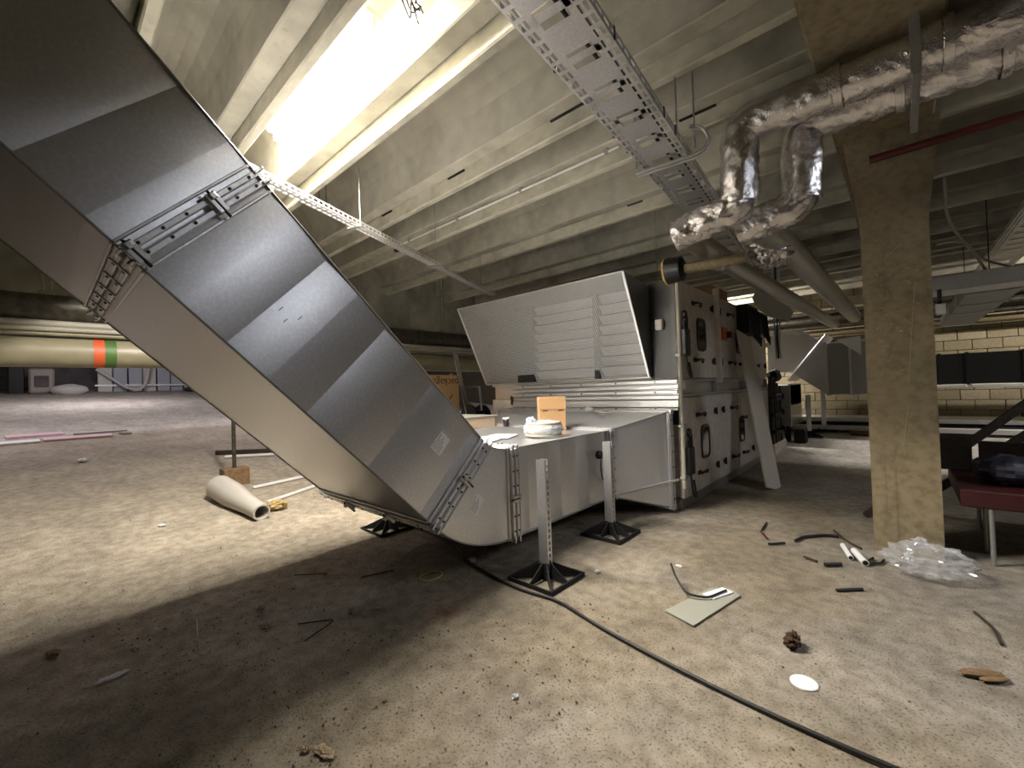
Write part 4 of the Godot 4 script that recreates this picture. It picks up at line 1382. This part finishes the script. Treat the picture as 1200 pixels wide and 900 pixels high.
# ---------------------------------------------------------------- far right
func build_right() -> void:
	var st := mb()
	# far duct with bend, along the block wall
	var t := thing("far_duct", "big grey duct with an angled bend running along the block wall, left of the column", "duct", Vector3(12.0, 0, 0))
	for k in [[-0.4, -1.25, 1.2, 2.36], [0.40, -0.4, 1.2, 2.36]]:
		st = mb()
		bx(st, Vector3(0, k[2], k[1]), Vector3(1.1, k[3], k[0]), 0.008)
		obj("duct_section", st, M.galvanised_dull, t)
	for z in [-1.24, -0.82, -0.4, 0.35]:
		st = mb()
		bx(st, Vector3(-0.025, 1.17, z - 0.02), Vector3(1.1, 2.39, z + 0.02), 0.005)
		obj("flange", st, M.galvanised, t)
	st = mb()
	prism(st, [Vector2(-1.25, 1.2), Vector2(-1.25, 2.36), Vector2(-1.75, 2.75), Vector2(-2.4, 2.75), Vector2(-2.4, 1.75), Vector2(-1.95, 1.75)], Transform3D(Basis(Vector3(0, 0, 1), Vector3.UP, Vector3.LEFT), Vector3(1.1, 0, 0)), 1.1)
	obj("bend", st, M.galvanised, t)
	st = mb()
	obox(st, Vector3(0.5, 2.05, -1.6), Vector3(1.16, 1.28, 0.05), Basis(Vector3.RIGHT, 0.65), 0.005)
	obj("flange", st, M.galvanised, t)
	st = mb()
	prism(st, [Vector2(-1.05, 2.42), Vector2(-0.62, 2.46), Vector2(-0.62, 2.05)], Transform3D(Basis(Vector3(0, 0, 1), Vector3.UP, Vector3.LEFT), Vector3(-0.04, 0, 0)), 0.015)
	tag(obj("white_corner", st, M.white, t), "white corner sheet", "")
	t = thing("low_far_duct", "lower dark duct along the block wall, right of the column", "duct", Vector3(12.6, 0, 0))
	st = mb()
	bx(st, Vector3(0, 1.36, 0.45), Vector3(0.7, 1.98, 4.0), 0.008)
	obj("duct_section", st, M.dark_metal, t)
	for z in [0.6, 1.0, 1.75]:
		st = mb()
		bx(st, Vector3(-0.02, 1.34, z - 0.025), Vector3(0.7, 2.0, z + 0.025), 0.004)
		obj("flange", st, M.dark_metal, t)
	for k in [[0.45, 0.98], [1.04, 1.72]]:
		st = mb()
		bx(st, Vector3(-0.05, 1.28, k[0]), Vector3(0.05, 1.35, k[1]), 0.01)
		obj("lit_flange_edge", st, M.white, t)  # white bars paint the lit bottom flange edge of this duct
	for k in 4:
		st = mb()
		cyl(st, Vector3(13.8, 2.72 + 0.19 * k, -3.0), Vector3(13.8, 2.70 + 0.19 * k, 5.0), [0.06, 0.05, 0.085, 0.06][k], 12)
		tag(obj("wall_pipe", st, M.old_pipe if k > 0 else M.old_lagging), ["lowest pipe on the block wall, tan and level", "second dark pipe up on the block wall", "third dark pipe up on the block wall, the fattest", "topmost dark pipe on the block wall"][k], "pipe", "pipes on the block wall")
	# panels lying by the wall
	for k in [[-2.2, 0.48, 13.35, "white", 0.10, "white insulation slab lying by the block wall, on top"], [-2.3, 0.38, 13.3, "blue_bag", 0.06, "dark strip between the white slabs by the block wall"], [-2.3, 0.30, 13.1, "white", 0.10, "white insulation slab lying by the block wall, at the bottom"]]:
		st = mb()
		bx(st, Vector3(k[2] - 0.5, floor_y(13.0, 0) + k[1] - 0.28, k[0]), Vector3(k[2] + 0.4, floor_y(13.0, 0) + k[1] - 0.28 + k[4], 4.5), 0.008)
		tag(obj("insulation_slab", st, M[k[3]]), k[5], "slab", "slabs by the block wall")
	st = mb()
	bar(st, on(12.4, -0.9, 0.05), on(12.2, 0.8, 0.05), 0.14, 0.08, Vector3.UP, 0.005)
	tag(obj("timber", st, M.wood), "brown timber lying in front of the white slabs", "timber")
	# stands under the far duct
	var proto: Node3D = get_node("support_stand")
	var c := copy(proto, on(12.0, -1.62), 0.3, "far support stand on its dark foot, nearer the dark pump set")
	c = copy(proto, on(12.75, -1.42), 0.3, "far support stand on its dark foot, beside the white slabs")
	# next unit, in the dark past the doors
	t = thing("pump_set", "dark pump and valve set with black pipework past the last unit door", "pump", Vector3(10.0, 0, -2.0))
	st = mb()
	bx(st, Vector3(0.1, 0.25, -1.3), Vector3(1.1, 1.5, -0.12), 0.02)
	obj("cabinet", st, M.old_pipe, t)
	for k in 4:
		st = mb()
		cyl(st, Vector3(0.12 + 0.26 * k, 0.2, 0.0), Vector3(0.12 + 0.26 * k, 1.62 - 0.06 * k, 0.0), 0.045, 10)
		obj("riser_pipe", st, M.black if k % 2 else M.old_pipe, t)
		for y in [0.5, 0.85, 1.2]:
			st = mb()
			lathe(st, [Vector2(0.0, -0.05), Vector2(0.075, -0.04), Vector2(0.075, 0.04), Vector2(0, 0.05)], Transform3D(Basis(Vector3.BACK, 0.4 * k), Vector3(0.12 + 0.26 * k, y, 0.03)), 12)
			obj("valve", st, M.black, t)
	st = mb()
	bx(st, Vector3(0, 0, -1.3), Vector3(1.2, 0.25, 0.06), 0.02)
	obj("plinth", st, M.panel_paint, t)
	st = mb()
	lump(st, Vector3(0.5, 1.66, 0.0), Vector3(0.5, 0.3, 0.3), 0.3, 2.0)
	obj("actuator", st, M.black, t)
	t = thing("far_plenum", "pale galvanised box duct with bright top edge beyond the pump set", "duct", Vector3(11.3, 0, -2.6))
	st = mb()
	bx(st, Vector3(0, floor_y(11.5, -2.6) + 0.35, -1.2), Vector3(1.4, 1.45, 0.75), 0.01)
	obj("box", st, M.galvanised, t)
	for z in [-0.3, 0.2, 0.73]:
		st = mb()
		bx(st, Vector3(-0.02, floor_y(11.5, -2.6) + 0.33, z - 0.02), Vector3(1.4, 1.47, z + 0.02), 0.004)
		obj("flange", st, M.zinc, t)
	st = mb()
	for z in [-0.9, 0.6]: bx(st, Vector3(0.1, floor_y(11.5, -2.6) - 0.02, z), Vector3(0.2, floor_y(11.5, -2.6) + 0.36, z + 0.1))
	obj("leg", st, M.dark_metal, t)
	st = mb()
	bx(st, Vector3(11.28, floor_y(11.4, -1.7) - 0.02, -1.82), Vector3(11.52, floor_y(11.4, -1.7) + 0.3, -1.58), 0.03)
	tag(obj("black_bin", st, M.black), "small black box on the lit floor at the foot of the far duct", "box")
	# white sheet flapping above the unit and the wrapped leads below
	t = thing("white_sheet", "torn white plastic sheet hanging over the end of the unit", "sheet", Vector3(9.0, 0, 0))
	st = mb()
	var pl := [Vector2(-2.02, 3.12), Vector2(-1.93, 3.26), Vector2(-1.78, 3.34), Vector2(-1.66, 3.34), Vector2(-1.72, 3.16), Vector2(-1.60, 3.16), Vector2(-1.37, 2.74), Vector2(-1.45, 2.62), Vector2(-1.78, 2.74), Vector2(-1.96, 2.96)]
	prism(st, pl, Transform3D(Basis(Vector3(0, 0, 1), Vector3.UP, Vector3.LEFT), Vector3(0.01, 0, 0)), 0.02)
	obj("sheet", st, M.white, t)
	st = mb()
	cyl(st, Vector3(0, 3.3, -1.7), Vector3(0, 4.2, -1.7), 0.004, 6)
	obj("string", st, M.galvanised_dull, t)
	t = thing("wrapped_leads", "bundle of leads in shiny clear wrap hanging at the end of the unit", "bundle", Vector3(9.95, 2.0, -1.85))
	for k in 3:
		st = mb()
		tube(st, rounded([Vector3(0, 2.1, 0.05 * k), Vector3(0.02 * k, 0.9, 0.05 * k), Vector3(0.03, 0.35, 0.03 * k), Vector3(0.05, 0.0, 0.04 * k)], 0.1, 0.05), 0.022, 8, 0.006)
		obj("lead", st, M.pale_blue if k != 1 else M.blue_bag, t)
	# flat duct hanging behind the column
	t = thing("flat_duct", "shallow silver duct hanging behind the column with its end turned away", "duct", Vector3(7.0, 2.52, 0))
	st = mb()
	bx(st, Vector3(0, 0, 0.05), Vector3(0.45, 0.17, 1.08), 0.006)
	obj("cross_piece", st, M.galvanised, t)
	st = mb()
	bx(st, Vector3(0.45, 0.0, 0.62), Vector3(5.2, 0.17, 1.08), 0.006)
	obj("long_piece", st, M.galvanised_dull, t)
	for x in [0.5, 1.7, 2.9]:
		st = mb()
		bx(st, Vector3(x, -0.015, 0.6), Vector3(x + 0.04, 0.185, 1.1), 0.004)
		obj("flange", st, M.galvanised, t)
	st = mb()
	for x in [0.88, 3.47]: cyl(st, Vector3(x, 0.15, 0.85), Vector3(x, 1.178, 0.85), 0.006, 6)
	obj("rod", st, M.dark_metal, t)
	for k in [[[Vector3(6.59, 3.685, 0.42), Vector3(6.9, 3.3, 0.44), Vector3(7.1, 2.85, 0.68), Vector3(7.5, 2.75, 1.0)], "black cable drooping from the ceiling to the flat duct"], [[Vector3(6.6, 2.98, 0.34), Vector3(6.7, 3.02, 0.55), Vector3(7.2, 2.72, 0.75)], "short curved grey cable above the flat duct"]]:
		st = mb()
		tube(st, rounded(k[0], 0.2, 0.04), 0.014, 8)
		tag(obj("cable", st, M.grey_pipe), k[1], "cable")
	t = thing("hanging_socket", "small white box hanging on a lead below the flat duct", "socket", Vector3(6.9, 2.24, 0.36))
	st = mb()
	bx(st, Vector3(-0.04, 0, -0.045), Vector3(0.04, 0.12, 0.045), 0.01)
	obj("box", st, M.white, t)
	st = mb()
	cyl(st, Vector3(0.1, 0.1, 0), Vector3(0.1, 0.30, 0), 0.02, 8)
	obj("lead", st, M.black, t)
	# red bench with junk beside the column
	t = thing("red_bench", "low dark red steel bench with thin legs beside the column", "bench", Vector3(5.1, 0, 0.33))
	st = mb()
	bx(st, Vector3(0.0, 0.46, 0.0), Vector3(1.3, 0.60, 1.7), 0.01)
	obj("top", st, M.red, t)
	for k in [[0.03, 0.17], [0.4, 0.17], [1.2, 0.2], [0.03, 1.6], [1.2, 1.6]]:
		st = mb()
		cyl(st, Vector3(k[0], 0.0, k[1]), Vector3(k[0], 0.47, k[1]), 0.016, 8)
		obj("leg", st, M.galvanised_dull, t)
	st = mb()
	lump(st, Vector3(5.55, 0.72, 0.66), Vector3(0.5, 0.28, 0.5), 0.2, 2.0)
	tag(obj("dark_bag", st, M.blue_bag), "dark blue plastic bag slumped on the red bench", "bag")
	for k in [[Vector3(6.15, 0.60, 0.36), Vector3(0.04, 0.34, 0.26), 0.1, "broken dark board standing on the bench next to the column"], [Vector3(6.1, 0.60, 0.70), Vector3(0.04, 0.30, 0.34), -0.15, "broken dark board standing on the bench behind the blue bag"], [Vector3(5.75, 0.60, 1.36), Vector3(0.8, 0.10, 0.6), 0.05, "flat dark board lying on the bench end away from the column"]]:
		st = mb()
		obox(st, k[0] + Vector3(0, k[1].y * 0.5, 0), k[1], Basis(Vector3.UP, k[2]), 0.006)
		tag(obj("broken_board", st, M.dark_wood), k[3], "board", "boards on the red bench")
	for k in [[Vector3(6.2, 0.0, -0.35), Vector3(6.45, 1.62, 1.25), "dark timber stud leaning up from the column foot"], [Vector3(6.48, 0.2, 0.12), Vector3(6.6, 1.55, 1.55), "dark timber stud leaning beyond the first stud"]]:
		st = mb()
		bar(st, k[0], k[1], 0.07, 0.09, Vector3.RIGHT, 0.004)
		tag(obj("leaning_stud", st, M.dark_wood), k[2], "timber", "studs leaning over the red bench")
	# clear bag at the column foot
	t = thing("plastic_bag", "crumpled clear plastic bag lying at the foot of the column", "bag", Vector3(4.62, 0, 0.10))
	st = mb()
	lump(st, Vector3(0, 0.115, 0), Vector3(0.48, 0.27, 0.60), 0.30, 2.6, 34)
	obj("film", st, M.clear_plastic, t)
	st = mb()
	lump(st, Vector3(0.05, 0.235, -0.03), Vector3(0.10, 0.09, 0.13), 0.9, 3.0, 14)
	obj("knot", st, M.clear_plastic, t)

# ---------------------------------------------------------------- litter on the floor
func offcut(pts: Array, r: float, m: String, label: String, category := "cable") -> void:
	var st := mb()
	tube(st, rounded(pts.map(func(p): return on(p.x, p.z, p.y + r)), 0.05, 0.02), r, 8)
	tag(obj("cable_offcut", st, M[m]), label, category)

func build_litter() -> void:
	var st := mb()
	var pts := []
	for p in [[2.86, -4.15], [2.80, -3.4], [2.55, -2.9], [2.47, -2.45], [2.45, -2.2], [2.50, -1.9], [2.39, -1.5], [2.32, -1.13], [2.26, -0.7], [2.235, -0.35], [2.235, -0.05], [2.26, 0.5]]: pts.append(on(p[0], p[1], 0.012))
	tube(st, rounded(pts, 0.12, 0.03), 0.0105, 8)
	tag(obj("floor_cable", st, M.cable), "long black cable lying across the dust-covered floor from under the elbow", "cable")
	# panel offcut with a cable bent over it
	var t := thing("sheet_offcut", "grey-white sheet offcut with a pale label strip lying on the floor", "sheet", Vector3(3.12, 0.004, -1.06))
	st = mb()
	prism(st, [Vector2(-0.30, -0.20), Vector2(-0.37, 0.02), Vector2(0.18, 0.17), Vector2(0.34, 0.10), Vector2(0.32, 0.0)].map(func(v): return Vector2(v.x, -v.y)), Transform3D(Basis(Vector3(0.79, 0, 0.46), Vector3(-0.55, 0, 0.83), Vector3.UP), Vector3.ZERO), 0.006)
	obj("sheet", st, M.grey_board, t)
	st = mb()
	bar(st, Vector3(0.08, 0.012, -0.02), Vector3(0.27, 0.012, 0.06), 0.09, 0.008)
	obj("label_strip", st, M.paper, t)
	offcut([Vector3(3.29, 0.14, -1.38), Vector3(3.19, 0.10, -1.31), Vector3(3.1, 0.03, -1.2), Vector3(3.15, 0.02, -1.07), Vector3(3.35, 0.022, -1.0)], 0.008, "cable", "bent black cable springing up from the grey-white sheet offcut")
	t = thing("white_disc", "thin white plastic disc lying on the bare floor", "disc", Vector3(2.60, 0.004, -0.42))
	st = mb()
	lathe(st, [Vector2(0, 0.004), Vector2(0.058, 0.004), Vector2(0.062, 0.001), Vector2(0.062, -0.004)], Transform3D.IDENTITY, 28)
	obj("disc", st, M.white, t)
	st = mb()
	lump(st, Vector3(2.92, 0.035, -0.52), Vector3(0.16, 0.10, 0.11), 0.6, 2.2, 14)
	tag(obj("brown_clod", st, M.brown_rock), "crumbling dark brown clod on the floor above the white disc", "clod")
	st = mb()
	for k in [[Vector3(0, 0.016, 0), Vector3(0.22, 0.03, 0.07), 0.0], [Vector3(0.03, 0.012, 0.035), Vector3(0.16, 0.022, 0.05), 0.15]]:
		lump(st, Vector3(3.22, 0, 0.25) + Basis(Vector3.UP, -1.0) * k[0], k[1], 0.25, 2.0, 10, Basis(Vector3.UP, -1.0 + k[2]))
	tag(obj("wood_chip", st, M.wood), "split piece of pale wood lying alone near the frame edge, right of the white disc", "wood")
	# white tube stubs
	for k in [[Vector3(4.93, 0.02, -0.45), Vector3(4.62, 0.02, -0.37), 0.02, "thin white tube stub lying before the column, the longer one"], [Vector3(4.81, 0.026, -0.36), Vector3(4.54, 0.026, -0.27), 0.026, "white tube stub with a dark bore lying closest to the column"]]:
		t = thing("tube_stub", k[3], "tube")
		st = mb()
		cyl(st, k[0], k[1], k[2], 14)
		obj("tube", st, M.white, t)
		st = mb()
		var d: Vector3 = (k[1] - k[0]).normalized()
		cyl(st, k[1] - d * 0.01, k[1] + d * 0.002, k[2] * 0.75, 12)
		obj("bore", st, M.black, t)
	offcut([Vector3(4.83, 0, -0.80), Vector3(5.0, 0, -0.76), Vector3(5.18, 0, -0.60), Vector3(5.2, 0, -0.5)], 0.014, "cable", "curved black hose offcut, the thickest, lying left of the white tube stubs")
	offcut([Vector3(4.34, 0, -0.52), Vector3(4.43, 0, -0.42)], 0.016, "cable", "stubby black cable end lying in front of the curved hose offcut")
	offcut([Vector3(4.45, 0, -0.68), Vector3(4.40, 0, -0.58)], 0.010, "dark_wood", "tiny brown twig end beside the stubby black cable end")
	offcut([Vector3(3.87, 0, -0.40), Vector3(4.0, 0, -0.26)], 0.012, "cable", "straight black cable end lying midway between column and white disc")
	offcut([Vector3(4.6, 0, -0.98), Vector3(4.72, 0, -0.87)], 0.011, "cable", "short black cable end lying farthest from the column on the left")
	offcut([Vector3(5.4, 0, -0.56), Vector3(5.12, 0, -0.44), Vector3(4.96, 0, -0.32)], 0.009, "dark_wood", "long thin brown stick lying toward the column foot", "stick")
	offcut([Vector3(5.3, 0, -1.14), Vector3(5.0, 0, -1.12)], 0.008, "cable", "thin dark cable end near the foot of the leaning board")
	offcut([Vector3(4.95, 0, -1.12), Vector3(4.75, 0, -1.02)], 0.009, "maroon", "short reddish stick lying near the foot of the leaning board", "stick")
	offcut([Vector3(4.05, 0, 0.30), Vector3(3.86, 0, 0.36), Vector3(3.65, 0, 0.37)], 0.008, "dark_wood", "thin dark stick lying on the floor past the plastic bag", "stick")
	offcut([Vector3(4.75, 0, -0.23), Vector3(4.6, 0.01, -0.26), Vector3(4.63, 0, -0.18), Vector3(4.75, 0, -0.16)], 0.010, "cable", "looped scrap of black cable at the column corner")
	offcut([Vector3(1.65, 0, -3.75), Vector3(1.45, 0, -3.95)], 0.004, "dark_wood", "thin twig lying on the bright floor left of the duct shadow", "stick")
	offcut([Vector3(1.15, 0, -3.1), Vector3(1.35, 0, -2.95), Vector3(1.1, 0, -2.85)], 0.004, "dark_wood", "forked twig lying in the middle of the duct shadow", "stick")
	offcut([Vector3(0.62, 0, -3.22), Vector3(0.63, 0.05, -3.3), Vector3(0.64, 0.16, -3.36)], 0.004, "galvanised", "thin bright wire standing up out of the duct shadow", "wire")
	offcut([Vector3(2.05, 0, -3.35), Vector3(1.8, 0, -3.45)], 0.004, "dark_wood", "thin twig lying just in front of the elbow", "stick")
	var flat := [[0.02, -3.94, 0.13, 0.04, 0.07, "stone", "flat pale stone at the left edge of the lit floor"], [0.24, -3.36, 0.17, 0.012, 0.06, "paper", "torn strip of pale paper lying by the edge of the duct shadow"], [0.80, -1.90, 0.14, 0.03, 0.06, "stone", "leaf-shaped stone at the bottom edge of the view"], [1.48, -2.96, 0.13, 0.02, 0.06, "stone", "pale flake in the duct shadow, larger of two"], [1.62, -2.84, 0.10, 0.02, 0.05, "stone", "pale flake in the duct shadow, smaller of two"], [1.0, -3.25, 0.11, 0.025, 0.06, "stone", "grey chip in the duct shadow beside the forked twig"], [0.90, -6.3, 0.12, 0.03, 0.07, "white", "white chip on the bright floor left of the plastic pipe"], [2.90, -3.1, 0.08, 0.05, 0.06, "stone", "pebble under the elbow by the cable"], [2.62, -2.95, 0.13, 0.03, 0.08, "paper", "crumpled pale scrap under the elbow"], [3.10, -1.93, 0.05, 0.03, 0.04, "white", "white chip at the corner of the nearest stand foot"], [1.58, -1.49, 0.04, 0.025, 0.03, "white", "lone white chip at the bottom of the view"], [0.45, -10.6, 0.35, 0.07, 0.14, "white", "pale brick-like piece lying on the ramp"], [3.62, -1.45, 0.07, 0.02, 0.04, "white", "scrap of white plastic between the stands and the sheet offcut"], [4.9, 0.0, 0.09, 0.09, 0.08, "white", "white crumpled scrap on the bag side of the column"], [0.75, -1.98, 0.05, 0.03, 0.04, "stone", "pebble beside the leaf-shaped stone"], [1.07, -3.55, 0.10, 0.03, 0.06, "stone", "rounded chip on the edge of the duct shadow"]]
	for k in flat:
		st = mb()
		lump(st, on(k[0], k[1], k[3] * 0.36), Vector3(k[2], k[3], k[4]) * 1.15, 0.75, 2.3, 11, Basis(Vector3.UP, rng.randf() * 3.0))
		tag(obj("floor_chip", st, M[k[5]]), k[6], "stone" if k[5] == "stone" else "scrap")
	st = mb()
	tube(st, range(25).map(func(i): return on(2.18 + 0.10 * cos(TAU * i / 24.0), -2.98 + 0.08 * sin(TAU * i / 24.0), 0.008)), 0.006, 6)
	tag(obj("wire_ring", st, M.yellow_trim), "small yellowish ring of wire on the floor in front of the elbow", "wire")
	# loose grit over the near floor
	var g := mb()
	lump(g, Vector3.ZERO, Vector3(1, 0.7, 1), 0.5, 1.5, 3)
	var mm := MultiMesh.new()
	mm.transform_format = MultiMesh.TRANSFORM_3D
	mm.mesh = g.commit()
	mm.instance_count = 4500
	for i in 4500:
		var x := rng.randf_range(-0.6, 6.5)
		var z := rng.randf_range(-7.0, 0.9)
		if lumps.get_noise_2d(x * 1.3, z * 1.3) < rng.randf_range(-0.5, 0.5):
			x = rng.randf_range(0.3, 2.6); z = rng.randf_range(-4.2, -1.2)
		var s := 0.004 + 0.016 * pow(rng.randf(), 4.0)
		mm.set_instance_transform(i, Transform3D(Basis(Vector3.UP, rng.randf() * TAU).scaled(Vector3(s, s, s * rng.randf_range(0.5, 1.4))), on(x, z, s * 0.2)))
	var mi := MultiMeshInstance3D.new()
	mi.name = "grit"
	mi.multimesh = mm
	mi.material_override = M.grit
	add_child(mi)
	tag(mi, "loose brown grit scattered over the dust-covered floor", "grit", "", "stuff")
